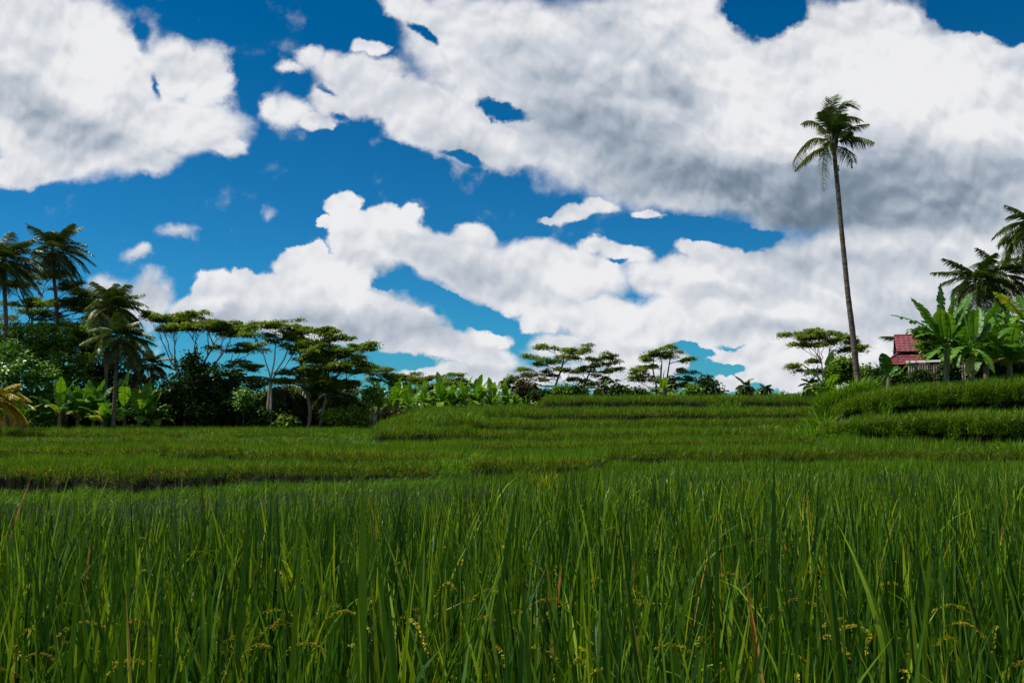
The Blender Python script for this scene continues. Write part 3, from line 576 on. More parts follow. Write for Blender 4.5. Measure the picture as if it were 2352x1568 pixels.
tree('broadleaf_tree', 'tall leafy tree behind the two left palms, below the umbrella layers', 61, (85, 980), [(85, 900), (80, 820)], .3,
     [(20, 765, 45, 26), (70, 775, 40, 24), (50, 800, 50, 26), (110, 790, 36, 24), (10, 800, 40, 26), (90, 820, 45, 26), (-20, 780, 40, 30), (230, 760, 30, 18), (190, 775, 34, 20)],
     'broad', 'broad', 'bark_dark', 35, 0.3, 1.2, group=GB)
tree('broadleaf_tree', 'dark green domed broadleaf tree below the tall left palm', 60, (150, 980), [(150, 900), (145, 840)], .3,
     [(130, 770, 40, 24), (165, 790, 40, 28), (110, 800, 40, 28), (150, 830, 50, 30), (185, 840, 36, 28), (130, 870, 45, 30), (180, 890, 45, 30), (120, 920, 45, 24), (165, 750, 30, 16)],
     'broad', 'broad', 'bark_dark', 22, 0.3, 1.3, group=GB)
tree('broadleaf_tree', 'shadowy dense tree between the domed tree and the twin palms', 62, (215, 980), [(215, 900), (218, 840)], .3,
     [(205, 790, 34, 24), (235, 770, 30, 22), (220, 830, 40, 30), (245, 860, 40, 28), (200, 880, 40, 28), (240, 905, 45, 26), (275, 880, 36, 28)],
     'broad', 'dark', 'bark_dark', 23, 0.3, 1.3, group=GB)
tree('broadleaf_tree', 'brownish thin-leaved tree right of the twin palms', 60, (325, 980), [(325, 920), (322, 870)], .2,
     [(310, 830, 26, 20), (335, 865, 26, 16), (320, 890, 32, 20), (345, 905, 26, 16), (300, 870, 26, 20), (330, 925, 34, 18), (300, 800, 20, 14)],
     'broad', 'brown', 'bark_dark', 24, 0.3, 1.0, group=GB)
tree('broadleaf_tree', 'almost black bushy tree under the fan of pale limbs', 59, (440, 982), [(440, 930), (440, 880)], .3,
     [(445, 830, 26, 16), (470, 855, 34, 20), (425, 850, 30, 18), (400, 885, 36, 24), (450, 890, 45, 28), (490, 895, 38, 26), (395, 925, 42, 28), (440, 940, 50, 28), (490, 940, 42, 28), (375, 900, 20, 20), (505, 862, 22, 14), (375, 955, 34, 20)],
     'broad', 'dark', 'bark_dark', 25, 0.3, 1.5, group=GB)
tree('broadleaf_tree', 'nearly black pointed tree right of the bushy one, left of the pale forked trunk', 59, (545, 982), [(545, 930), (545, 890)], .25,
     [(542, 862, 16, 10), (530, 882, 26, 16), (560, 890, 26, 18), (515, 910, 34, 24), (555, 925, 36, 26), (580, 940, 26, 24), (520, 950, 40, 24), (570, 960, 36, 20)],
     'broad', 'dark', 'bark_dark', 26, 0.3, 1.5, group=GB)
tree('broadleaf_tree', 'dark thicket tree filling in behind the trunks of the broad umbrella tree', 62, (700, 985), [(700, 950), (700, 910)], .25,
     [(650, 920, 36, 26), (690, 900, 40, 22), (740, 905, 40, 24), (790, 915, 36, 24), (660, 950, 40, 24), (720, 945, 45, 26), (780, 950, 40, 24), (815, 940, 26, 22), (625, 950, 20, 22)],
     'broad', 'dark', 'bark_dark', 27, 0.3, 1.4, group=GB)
tree('broadleaf_tree', 'small dark broadleaf tree with a notched top, right of the rounded ridge tree', 74, (1625, 925), [(1625, 905), (1623, 890)], .12,
     [(1620, 874, 14, 8), (1632, 888, 14, 9), (1615, 895, 16, 9), (1648, 905, 12, 6), (1600, 905, 14, 8)], 'broad', 'dark', 'bark_dark', 28, 0.3, 1.2, group='small trees along the ridge')
tree('broadleaf_tree', 'bare reddish-brown twiggy tree at the left end of the ridge', 76, (1212, 930), [(1212, 905), (1212, 885)], .12,
     [(1205, 882, 16, 7), (1220, 892, 15, 7), (1198, 902, 14, 7), (1225, 908, 13, 6)], 'broad', 'brown', 'bark_dark', 29, 0.3, 0.35, group='small trees along the ridge')
tree('broadleaf_tree', 'small feathery tree at the right end of the banana row', 80, (1168, 930), [(1168, 905), (1168, 890)], .1,
     [(1168, 878, 16, 6), (1158, 888, 12, 5), (1178, 890, 14, 6)], 'flat', 'dark', 'bark_dark', 30, 0.3, 1.0, group='small trees along the ridge')
GR = 'leafy trees and shrubs around the red-roofed house'
tree('broadleaf_tree', 'dense glossy broadleaf tree at the right edge behind the big banana leaves', 47, (2310, 870), [(2310, 840), (2308, 800)], .2,
     [(2250, 745, 26, 16), (2285, 760, 34, 20), (2330, 750, 34, 22), (2255, 785, 30, 20), (2300, 795, 38, 22), (2350, 790, 40, 26), (2265, 825, 34, 20), (2320, 830, 40, 22), (2370, 830, 40, 26), (2230, 800, 20, 16), (2235, 730, 18, 10)],
     'broad', 'broad', 'bark_dark', 33, 0.3, 1.3, group=GR)
tree('broadleaf_tree', 'small broad tree in front of the roof, filling in behind the ragged banana leaves', 44.8, (2140, 870), [(2140, 840), (2140, 790)], .15,
     [(2112, 762, 14, 9), (2128, 800, 16, 12), (2140, 780, 24, 16), (2160, 828, 24, 9), (2165, 775, 26, 18), (2190, 765, 24, 16), (2150, 805, 28, 18), (2200, 795, 30, 20), (2225, 815, 26, 18), (2175, 815, 30, 14), (2250, 800, 26, 22), (2240, 770, 24, 18)],
     'broad', 'broad', 'bark_dark', 34, 0.3, 1.2, group=GR)
def shrub(label, X, Y, rx, ry, d, mat, seed, group, n=6, dens=1.2):
    rg = np.random.default_rng(seed)
    pads = [(X, Y, rx * .6, ry * .6)] + [(X + rg.uniform(-.6, .6) * rx, Y + rg.uniform(-.5, .7) * ry, rx * .45, ry * .45) for _ in range(n)]
    return tree('shrub', label, d, (X, Y + ry * 1.3), [(X, Y + ry * 0.9), (X, Y + ry * 0.1)], 0.06, pads, 'broad', mat, 'bark_dark', seed, 0.3, dens, 0.9, group, 'shrub', sub=2)
shrub('dense sunlit shrub directly left of the lone tall palm trunk', 1930, 845, 34, 26, 46, 'broad', 41, GR, 9)
shrub('rounded shrub directly right of the lone tall palm trunk', 1985, 862, 30, 24, 47, 'broad', 42, GR, 8)
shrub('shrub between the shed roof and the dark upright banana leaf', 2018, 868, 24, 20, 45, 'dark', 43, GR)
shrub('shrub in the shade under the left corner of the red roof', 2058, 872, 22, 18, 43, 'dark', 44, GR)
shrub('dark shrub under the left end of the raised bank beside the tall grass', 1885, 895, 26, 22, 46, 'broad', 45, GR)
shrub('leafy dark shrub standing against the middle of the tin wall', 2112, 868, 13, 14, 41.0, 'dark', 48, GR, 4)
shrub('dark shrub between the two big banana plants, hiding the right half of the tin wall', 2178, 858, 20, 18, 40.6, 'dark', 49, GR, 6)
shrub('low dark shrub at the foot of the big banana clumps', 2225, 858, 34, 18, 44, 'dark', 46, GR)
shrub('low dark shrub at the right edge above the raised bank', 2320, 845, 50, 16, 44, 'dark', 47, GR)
GS = 'shrubs standing along the ridge'
for i, (X, Y, rx, ry, mt, lb) in enumerate([
    (1245, 905, 22, 9, 'dark', 'low dark shrub on the ridge under the wide lacy tree, nearest the brown twiggy one'),
    (1290, 900, 24, 10, 'broad', 'low rounded shrub on the ridge under the trunk of the wide lacy tree'),
    (1330, 902, 22, 10, 'dark', 'dark low shrub on the ridge left of the stubby palm'),
    (1420, 893, 14, 12, 'dark', 'upright dark shrub on the ridge, right of the stubby palm'),
    (1440, 905, 24, 7, 'broad', 'flat olive shrub on the ridge between the two groups of umbrella trees'),
    (1470, 905, 18, 8, 'dark', 'low dark shrub at the left foot of the rounded ridge tree'),
    (1590, 900, 20, 10, 'broad', 'low green shrub at the right foot of the rounded ridge tree')]):
    shrub(lb, X, Y, rx, ry, 72, mt, 50 + i, GS, 4)
GL = 'shrubs at the foot of the left grove'
for i, (X, Y, rx, ry, mt, lb) in enumerate([
    (95, 955, 26, 20, 'bright', 'bright green shrub beside the yellow young palm'),
    (120, 965, 22, 14, 'broad', 'green shrub left of the pink-stemmed banana plant'),
    (600, 960, 20, 18, 'dark', 'dark shrub left of the pale forked trunk'),
    (560, 915, 12, 16, 'bright', 'small yellow-green shrub catching light beside the nearly black trees'),
    (655, 968, 18, 14, 'broad', 'low shrub right of the pale forked trunk'),
    (770, 960, 26, 18, 'broad', 'leafy shrub right of the twin trunks of the broad umbrella tree'),
    (825, 955, 26, 20, 'broad', 'dark green shrub left of the tallest plant in the banana row'),
    (855, 905, 20, 16, 'bright', 'pale green shrub at the left end of the banana row'),
    (900, 950, 26, 12, 'brown', 'brownish shrub on the bank right of the tallest banana plant')]):
    shrub(lb, X, Y, rx, ry, 57, mt, 70 + i, GL, 5)
def undergrowth():
    mb = MB(); rg = np.random.default_rng(5)
    for i in range(90):
        X = rg.uniform(-560, 850); Y = rg.uniform(925, 985)
        pad_leaves(mb, P(X, Y, rg.uniform(63, 67)), 1.6, 1.2, 1.0, 'broad', rg, 1.2, 1.1, 0, 64)
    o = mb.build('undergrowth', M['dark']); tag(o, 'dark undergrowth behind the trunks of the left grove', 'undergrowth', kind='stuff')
    mb = MB(); rg = np.random.default_rng(6)
    for i in range(110):
        X = -300 + 3000 * (i + rg.uniform(0, 1)) / 110; d = rg.uniform(112, 150)
        pad_leaves(mb, P(X, rg.uniform(914, 932), d), 3.6, 3.0, 1.3, 'broad', rg, 0.9, 1.0, 0, d)
    o = mb.build('woods', M['broad']); tag(o, 'distant low woods closing the view beyond the ridge', 'woods', kind='stuff')
undergrowth()

# ------------------------------------------------------------------ palms
def frond_mesh(mb, c, Ll, nl, rg, wind=(0.25, 0, 0), droop=0.5, rr=0.5, lw=0.035, rach=0.028, sweep=0.6):
    """one feather leaf: c (K,3) rachis, leaflets in two rows"""
    K = len(c); s = np.linspace(0, 1, K)
    mb.tube(c, np.linspace(rach, rach * 0.2, K), 4, rr, cap=False)
    t = np.linspace(0.12, 1.0, nl); pc = np.array([np.interp(t, s, c[:, q]) for q in range(3)]).T
    tg = norm(np.array([np.interp(t, s, np.gradient(c[:, q])) for q in range(3)]).T)
    sd_ = np.cross(tg, np.array([0, 0, 1.0])); hz_ = np.array([1.0, 0.25, 0]) * (1 if c[-1][0] >= c[0][0] else -1)
    vert = np.clip((np.abs(tg[:, 2:3]) - 0.8) / 0.15, 0, 1); sd_ = norm(sd_) * np.sign((norm(sd_) * sd_[nl // 4]).sum(1, keepdims=True) + 1e-9)
    side = norm(sd_ * (1 - vert) + hz_ * vert * np.sign((hz_ * sd_[nl // 4]).sum() + 1e-9))
    prof = np.interp(t, [0.12, 0.3, 0.6, 0.9, 1.0], [0.55, 0.95, 1.0, 0.6, 0.35]) * Ll
    for sg in (-1, 1):
        L = prof * rg.uniform(0.8, 1.1, nl)
        dr = norm(side * sg + tg * sweep + np.asarray(wind) * 0.8 + rg.normal(0, 0.10, (nl, 3)))
        st = np.array([0, 0.5, 1.0])[None, :, None]
        g = np.array([0, 0, -1.0])
        L = L * np.where(rg.uniform(0, 1, nl) < 0.12, rg.uniform(0.3, 0.8, nl), 1)
        C = pc[:, None] + dr[:, None] * L[:, None, None] * st + (g * droop)[None, None] * L[:, None, None] * st ** 2 + (np.asarray(wind) * 0.35)[None, None] * L[:, None, None] * st ** 2
        S = norm(np.cross(dr, np.cross(dr, g) + rg.normal(0, 0.35, (nl, 3))))
        S = norm(tg * 0.8 + S * 0.5)
        mb.ribbon(C, np.array([0.6, 1.0, 0.12])[None] * np.full((nl, 1), lw / 2), S, np.clip(rr + rg.normal(0, 0.13, nl), 0, 1))
def palm(label, d, crown, trunk, r0, L, nf, mat, seed, wind=0.25, ehi=80, elo=-45, group='coconut palms in the grove', lw=0.062, nl=54, Ll=None, name='coconut_palm', bark='bark_palm', lean_up=0.0, cat='palm tree'):
    rg = np.random.default_rng(seed)
    c0 = P(crown[0], crown[1], d); tp = [P(X, Y, d) for X, Y in trunk]
    bx = tp[0][0]; B = np.array([bx, d, gz(bx, d)])
    root = empty(name, B); tag(root, label, cat, group)
    tk = MB(); path = smooth_path([B - np.array([0, 0, 0.2])] + [q for q in tp[1:]] + [c0], 22)
    rad = np.linspace(r0, r0 * 0.62, 22) * (1 + 0.03 * np.sin(np.arange(22) * 2.4)); rad[0] *= 1.5; rad[1] *= 1.15
    tk.tube(path, rad, 9); tk.build('trunk', M[bark], root, True, B)
    Ll = Ll or L * 0.26
    for i in range(nf):
        az = i * 2.39996 + rg.uniform(-.25, .25); q = (i + 0.5) / nf
        el = math.radians(ehi + (elo - ehi) * q ** 0.9 + rg.uniform(-8, 8))
        h = np.array([math.cos(az), math.sin(az), 0]); Lf = L * rg.uniform(0.8, 1.08) * (0.8 + 0.2 * math.sin(q * math.pi))
        d1 = h * math.cos(el) + np.array([0, 0, math.sin(el)])
        e2 = el - math.radians(rg.uniform(38, 90) + 20 * q); d2 = h * max(math.cos(e2), 0.15) + np.array([0, 0, math.sin(e2)])
        w = np.array([wind, 0, 0.0])
        p1 = c0 + d1 * Lf * 0.5 + w * Lf * 0.12; p2 = p1 + norm(d2 + w * 1.2) * Lf * 0.55
        fb = MB(); frond_mesh(fb, bez(c0 + d1 * 0.1, p1, p2, 10), Ll, nl, rg, (wind, 0, 0), 0.45, float(np.clip(0.15 + 0.55 * q + rg.normal(0, 0.12), 0, 1)), lw)
        fb.build('frond', M[mat], root, False, B)
    nb = MB()
    for i in range(6):
        a = i * 1.05 + 0.3; cc = c0 + np.array([0.28 * math.cos(a), 0.28 * math.sin(a), -0.25 - 0.06 * (i % 2)])
        tt = np.linspace(-1, 1, 6); nb.tube(cc + np.array([[0, 0, 0.16 * q] for q in tt]), 0.13 * np.sqrt(np.clip(1 - tt ** 2, 0.02, 1)), 7)
    if d < 70: nb.build('coconut_bunch', M['nut'], root, True, B)
    return root
palm('coconut palm at the left edge, its crown blown towards the right', 60, (8, 600), [(15, 985), (18, 850), (12, 700)], .19, 3.4, 36, 'palm_olive', 101, 0.35, 88, -55)
palm('slim coconut palm standing clear against the blue sky above the left grove', 63, (122, 575), [(140, 985), (136, 850), (130, 700), (122, 620)], .16, 3.3, 36, 'palm_olive', 102, 0.35, 92, -70)
palm('nearer of the twin coconut palms, pale straight trunk in front of the bananas', 53.5, (274, 775), [(260, 982), (263, 920), (267, 850)], .14, 2.6, 36, 'palm_olive', 103, 0.2, 90, -60, nl=58)
palm('farther of the twin coconut palms, its taller crown swept up and right', 60, (256, 710), [(242, 985), (243, 900), (246, 800)], .17, 3.1, 32, 'palm_olive', 104, 0.25, 95, -30)
palm('small dark palm peeping out between the twin palms and the fan of limbs', 62, (348, 838), [(348, 985), (350, 900)], .15, 2.1, 15, 'palm', 105, 0.15, 80, -30)
palm('dark palm behind the pale forked trunk with bluish drooping fronds', 61, (655, 890), [(655, 985), (655, 930)], .16, 2.8, 14, 'palm', 106, 0.1, 75, -35)
palm('brown-tipped palm low under the right side of the broad umbrella tree', 60, (770, 905), [(770, 985), (770, 940)], .16, 2.8, 14, 'palm_olive', 107, 0.1, 60, -55)
palm('young yellow palm at the left frame edge, arching over the field', 47, (-8, 915), [(-2, 1012), (-6, 970)], .16, 2.3, 18, 'palm_yellow', 108, 0.2, 70, -50, lw=0.08)
palm('stubby palm hidden to its crown behind the ridge', 74, (1380, 895), [(1380, 925), (1380, 910)], .15, 1.5, 14, 'palm', 109, 0.1, 80, -20, group='small palms on the ridge', lw=0.1)
palm('small leaning palm on the horizon, left and darker of the two against the cloud', 100, (1713, 887), [(1716, 925), (1715, 905)], .2, 1.9, 14, 'palm', 110, -0.1, 85, -50, group='small palms on the ridge', lw=0.14)
palm('small palm on the horizon with a sunlit crown, right of the two against the cloud', 105, (1757, 894), [(1757, 925), (1757, 908)], .17, 1.4, 12, 'palm_olive', 111, 0.2, 85, -20, group='small palms on the ridge', lw=0.14)
palm('drooping brown-skirted palm at the left end of the raised bank', 61, (1862, 884), [(1858, 925), (1860, 900)], .16, 1.1, 15, 'palm', 112, 0.0, 85, -75, group='coconut palms by the house', lw=0.09)
palm('palm with ragged crown behind the big bananas, left of the pair', 50, (2245, 648), [(2252, 875), (2252, 780), (2248, 700)], .17, 2.9, 30, 'palm', 113, 0.1, 90, -50, group='coconut palms by the house')
palm('broad dark palm behind the big bananas, right of the pair', 51, (2302, 632), [(2310, 875), (2308, 780), (2305, 700)], .18, 3.0, 34, 'palm', 114, 0.1, 90, -60, group='coconut palms by the house')
palm('tallest palm at the right frame edge, half out of view', 46, (2375, 520), [(2390, 870), (2388, 760), (2382, 640)], .17, 2.9, 30, 'palm', 115, -0.1, 80, -60, group='coconut palms by the house')
palm('low palm whose frond tips show left of the red roof', 52, (2112, 800), [(2112, 880), (2112, 840)], .12, 2.6, 14, 'palm_olive', 116, -0.15, 75, -15, group='coconut palms by the house')

def lone_palm():
    d = 44.0; rg = np.random.default_rng(77)
    Z = lambda zx, zy, dy=0.0: P(1780 + .20507 * zx, 195.2 + .20507 * zy, d + dy)
    pts = [(1970, 882), (1966, 840), (1958, 760), (1948, 680), (1940, 600), (1932, 520), (1925, 440), (1919, 380), (1916, 345)]
    c0 = P(1915, 335, d); bx = P(1970, 882, d)[0]; B = np.array([bx, d, gz(bx, d)])
    root = empty('coconut_palm', B); tag(root, 'lone very tall slightly curved coconut palm rising against the clouds', 'palm tree', 'coconut palms by the house')
    path = smooth_path([B - np.array([0, 0, 0.2])] + [P(a, b, d) for a, b in pts], 70)
    rad = np.interp(np.linspace(0, 1, 70), [0, 0.04, 0.15, 0.5, 1], [0.34, 0.22, 0.17, 0.135, 0.11]) * (1 + 0.035 * np.sin(np.arange(70) * 2.2))
    tk = MB(); tk.tube(path, rad, 10)
    tk.build('trunk', M['bark_palm'], root, True, B)
    # each frond: start, control, tip in crown coordinates with a depth offset for the tip, leaflet length, droop, wind
    fr = [((620, 640), (330, 480), (232, 905), -.9, .62, .95, .0), ((615, 690), (430, 690), (248, 925), .6, .50, .85, .0),
          ((610, 690), (500, 760), (548, 1190), -.5, .52, .5, .02), ((640, 640), (500, 600), (560, 830), .7, .45, .8, .0),
          ((630, 600), (450, 330), (310, 425), .9, .50, .8, -.05), ((645, 600), (560, 300), (690, 115), .2, .72, -.05, .15),
          ((655, 600), (640, 60), (925, 260), -.3, .75, .15, .5), ((660, 580), (700, 260), (940, 400), .6, .70, .5, .45),
          ((665, 600), (820, 450), (1035, 438), .9, .52, .85, .05), ((680, 660), (830, 520), (1090, 632), -.6, .68, .9, .05),
          ((680, 690), (790, 680), (878, 855), .5, .60, .7, -.15), ((650, 600), (740, 330), (850, 470), -1.0, .62, .6, .3),
          ((640, 600), (600, 380), (520, 300), -.8, .60, .2, -.1), ((640, 620), (560, 520), (500, 470), 1.2, .45, .6, -.05),
          ((650, 610), (700, 480), (780, 560), 1.3, .55, .7, .1), ((640, 640), (590, 640), (640, 890), -1.0, .40, .5, .0),
          ((650, 590), (640, 400), (600, 250), -.6, .60, .0, .1), ((650, 600), (600, 560), (570, 620), 1.3, .5, .8, .0),
          ((660, 600), (740, 520), (850, 520), -1.3, .5, .8, .0), ((650, 600), (700, 420), (760, 330), -1.4, .6, .1, .35)]
    for i, (a, b, c, dy, Ll, dr, wd) in enumerate(fr):
        p0, p1, p2 = Z(*a), Z(b[0], b[1], dy * .5), Z(c[0], c[1], dy)
        fb = MB(); frond_mesh(fb, bez(p0, p1, p2, 14), Ll, 60, rg, (wd, 0, 0), dr, float(rg.uniform(0.15, 0.8)), 0.05, 0.035, 0.5)
        fb.build('frond', M['palm_olive' if i in (3, 9, 2) else 'palm'], root, False, B)
    # rolled frond tips hanging like small tassels
    for (zx, zy, dy) in [(232, 905, -.9), (865, 870, .5), (715, 900, .2)]:
        a = Z(zx, zy, dy); t = MB(); e = a - np.array([0.03, 0, 0.33])
        t.tube(np.array([a, a - np.array([.02, 0, .12]), a - np.array([0.02, 0, 0.2]), a - np.array([0.025, 0, 0.27]), e]), [0.04, 0.02, 0.035, 0.07, 0.03], 7)
        t.build('withered_tip', M['thatch'], root, True, B)
    sb = MB()
    for i in range(8):
        a = i * .8; h = np.array([math.cos(a), math.sin(a), 0])
        sb.tube(bez(c0 - np.array([0, 0, .5]), c0 + h * .2, c0 + h * .25 + np.array([0, 0, .8]), 6), np.linspace(.10, .04, 6), 5)
    sb.build('crown_shaft', M['bark_mid'], root, True, B)
lone_palm()

# ------------------------------------------------------------------ banana plants
def banana_leaf(mb, c, hw, rg, rr=0.5, torn=0.5, fold=0.35):
    K = len(c); s = np.linspace(0, 1, K); n = 15
    tt = np.linspace(0.10, 1.0, n + 1)
    pc = np.array([np.interp(tt, s, c[:, q]) for q in range(3)]).T
    tg = norm(np.gradient(pc, axis=0)); up = np.array([0, 0, 1.0])
    side = np.cross(tg, up); ln = np.linalg.norm(side, axis=1, keepdims=True)
    alt = np.array([math.cos(rr * 9), -abs(math.sin(rr * 9)) * 0.6, 0])
    side = norm(np.where(ln < 0.35, norm(np.cross(tg, np.cross(alt, tg)) + 1e-6) * 1.0, side))
    side[1:] = np.where((side[1:] * side[:1]).sum(1, keepdims=True) < 0, -side[1:], side[1:])
    w = hw * np.interp(tt, [0.1, 0.2, 0.4, 0.7, 0.9, 1.0], [0.25, 0.8, 1.0, 0.9, 0.5, 0.05])
    nrm = norm(np.cross(side, tg)); nrm = np.where(nrm[:, 2:3] < 0, -nrm, nrm)
    mb.tube(c, np.linspace(0.035, 0.008, K), 5, min(rr + .25, .9), cap=False)
    for sg in (-1, 1):
        dr = rg.uniform(0, 1, n) ** 2 * torn
        for i in range(n):
            a0 = side[i] * sg + nrm[i] * fold * (0.6 - 1.6 * dr[i]); a1 = side[i + 1] * sg + nrm[i + 1] * fold * (0.6 - 1.6 * dr[i])
            sh = tg[i] * 0.18
            p0, p1 = pc[i], pc[i + 1]; k0 = w[i] if rg.uniform() > 0.3 * torn else w[i] * rg.uniform(0.7, 1)
            k1 = w[i + 1] * (1 if rg.uniform() > 0.3 * torn else rg.uniform(.7, 1))
            gap = 0.07 * torn * rg.uniform(0, 1)
            g = np.array([0, 0, -1.0]) * (dr[i] * 0.9 + 0.22)
            m0, m1 = p0 + (a0 + sh) * k0 * 0.55, p1 + (a1 + sh) * k1 * 0.55
            e0 = p0 + (p1 - p0) * gap + (a0 + sh * 1.5) * k0 + g * k0 * 0.5; e1 = p1 - (p1 - p0) * gap + (a1 + sh * 1.5) * k1 + g * k1 * 0.5
            mb.add([p0, p1, m1, m0, m0, m1, e1, e0], [(0, 1, 2, 3), (4, 5, 6, 7)], float(np.clip(rr + rg.normal(0, .06), 0, 1)))
def banana(label, X, d, h, mat, seed, nlv=8, Lf=1.9, group='banana plants under the grove', stem='stem', z0=None, lean=0.0, up=0.75):
    rg = np.random.default_rng(seed); x = (X - CX) / F * d * 1.003; B = np.array([x, d, gz(x, d) if z0 is None else z0])
    root = empty('banana_plant', B); tag(root, label, 'banana plant', group)
    top = B + np.array([lean * h * .3, 0, h * 0.42]); st = MB()
    st.tube(smooth_path([B - np.array([0, 0, .15]), B + (top - B) * .5, top], 8), np.linspace(.16, .09, 8), 8); st.build('stem', M[stem], root, True, B)
    for i in range(nlv):
        az = i * 2.4 + rg.uniform(-.4, .4); q = i / max(nlv - 1, 1); el = math.radians(86 - 66 * (q ** 0.9) * up / 0.75 + rg.uniform(-12, 12))
        L = Lf * 1.15 * rg.uniform(0.7, 1.1); hd = np.array([math.cos(az), math.sin(az), 0])
        d1 = hd * math.cos(el) + np.array([0, 0, math.sin(el)]); e2 = el - math.radians(rg.uniform(25, 95)) * (0.35 + q)
        d2 = hd * max(math.cos(e2), .2) + np.array([0, 0, math.sin(e2)])
        p1 = top + d1 * L * .6; p2 = p1 + norm(d2) * L * .55
        lb = MB(); banana_leaf(lb, bez(top - np.array([0, 0, .1 + .35 * q * h * .42]), p1, p2, 10), Lf * .19, rg, float(np.clip(rg.uniform(.1, .9) + (0.2 if q > .85 else 0), 0, 1)), rg.uniform(0.2, 0.9))
        lb.build('leaf', M[mat], root, False, B)
    return root
for i, (X, d, h, lf, mt, lb) in enumerate([
    (58, 52, 2.2, 1.5, 'banana', 'small banana plant right beside the yellow young palm'),
    (186, 56, 3.0, 1.8, 'banana', 'banana plant between the pink-stemmed one and the twin palms'),
    (222, 56.5, 3.2, 1.8, 'banana', 'banana plant whose leaves touch the farther twin palm trunk'),
    (243, 55, 2.0, 1.5, 'banana', 'short banana plant just left of the nearer twin palm trunk'),
    (293, 55.5, 3.6, 2.1, 'banana', 'tall banana plant just right of the nearer twin palm trunk'),
    (325, 55, 2.9, 1.9, 'banana', 'banana plant with yellowing leaves, second to the right of the twin palms'),
    (356, 56, 2.0, 1.6, 'banana', 'last banana plant to the right before the almost black tree')]):
    banana(lb, X, d, h, mt, 200 + i, 12, lf)
banana('banana plant on a pink-brown stem in front of the domed tree', 145, 55.5, 4.0, 'banana', 220, 9, 1.7, stem='stem_pink')
for i, (X, d, h, lf, lb) in enumerate([
    (872, 58, 4.4, 1.7, 'tallest and leftmost plant of the sunlit banana row, dark stem down to the field'),
    (905, 62, 3.4, 1.8, 'sunlit banana plant, second from the left end of the row'),
    (940, 64, 3.0, 1.8, 'sunlit banana plant behind the left corner of the upper terrace'),
    (975, 66, 3.0, 1.7, 'sunlit banana plant below the gap between the two low umbrella trees'),
    (1012, 66, 3.6, 1.8, 'tall sunlit banana plant with upright leaves in the middle of the row'),
    (1040, 67, 3.0, 1.8, 'sunlit banana plant just right of the tall middle one'),
    (1068, 66, 3.4, 1.9, 'upright banana plant below the right edge of the low umbrella trees'),
    (1098, 67, 3.3, 1.8, 'sunlit banana plant with two pointed leaves against the cloud'),
    (1130, 67, 3.1, 1.8, 'sunlit banana plant third from the right end of the row'),
    (1160, 68, 2.7, 1.6, 'sunlit banana plant next to the small feathery tree'),
    (1186, 68, 2.4, 1.4, 'smallest banana plant at the right end of the row')]):
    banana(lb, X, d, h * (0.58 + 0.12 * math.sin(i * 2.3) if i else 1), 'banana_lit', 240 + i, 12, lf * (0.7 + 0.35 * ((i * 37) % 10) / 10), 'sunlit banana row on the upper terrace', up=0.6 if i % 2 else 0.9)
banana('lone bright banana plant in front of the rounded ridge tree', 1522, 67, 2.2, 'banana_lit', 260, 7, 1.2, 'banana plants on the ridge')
banana('dark banana plant beside the flat-topped tree, blocky upright leaves', 1897, 46, 2.6, 'banana', 261, 6, 1.6, 'banana plants by the house')

def banana_px(label, d, base, crown, leaves, mat, seed, group='banana plants by the house', r=.15):
    rg = np.random.default_rng(seed); Z = lambda zx, zy, dy=0.0: P(2009.7 + zx * .3148, 424.9 + zy * .3148, d + dy)
    bx = Z(*base)[0]; B = np.array([bx, d, gz(bx, d)]); top = Z(*crown)
    root = empty('banana_plant', B); tag(root, label, 'banana plant', group)
    st = MB(); st.tube(smooth_path([B - np.array([0, 0, .15]), B + (top - B) * .5, top], 8), np.linspace(r, r * .6, 8), 8); st.build('stem', M['stem'], root, True, B)
    for (a, b, c, hw, dy, rr, torn) in leaves:
        hw *= 1.22; lb = MB(); p0 = Z(*a); banana_leaf(lb, bez(top * .35 + p0 * .65, Z(b[0], b[1], dy * .5), Z(c[0], c[1], dy), 12), hw * .3148 * d / F, rg, rr, torn)
        lb.build('leaf', M[mat], root, False, B)
    return root
banana_px('big ragged banana plant in front of the red roof, leaves fanned against the sky', 39.5, (520, 1440), (520, 1160),
    [((470, 1100), (380, 930), (262, 822), 34, -.6, .35, .5), ((470, 1110), (340, 980), (112, 945), 30, .4, .55, .9), ((490, 1080), (480, 900), (478, 712), 34, .3, .30, 1.0),
     ((495, 1120), (470, 1000), (478, 900), 44, -.8, .75, .2), ((530, 1120), (560, 930), (582, 785), 40, .3, .45, .6), ((560, 1100), (620, 900), (705, 785), 44, .6, .35, .5),
     ((560, 1100), (560, 1010), (522, 925), 34, -.9, .80, .4), ((500, 1130), (400, 1040), (290, 1115), 34, -.5, .65, .7), ((540, 1150), (480, 1150), (370, 1285), 30, -1.0, .70, .8),
     ((560, 1150), (540, 1190), (552, 1280), 24, -.8, .80, .7), ((480, 1130), (420, 1060), (230, 1050), 30, .8, .6, .8), ((540, 1120), (640, 1060), (700, 1130), 30, -.3, .5, .6), ((480, 1130), (350, 1130), (200, 1180), 26, -.2, .5, .9), ((470, 1110), (400, 1000), (330, 930), 30, .9, .3, .5), ((560, 1120), (640, 960), (660, 860), 34, 1.0, .3, .6), ((500, 1150), (430, 1160), (330, 1220), 26, .4, .6, .8)], 'banana', 301)
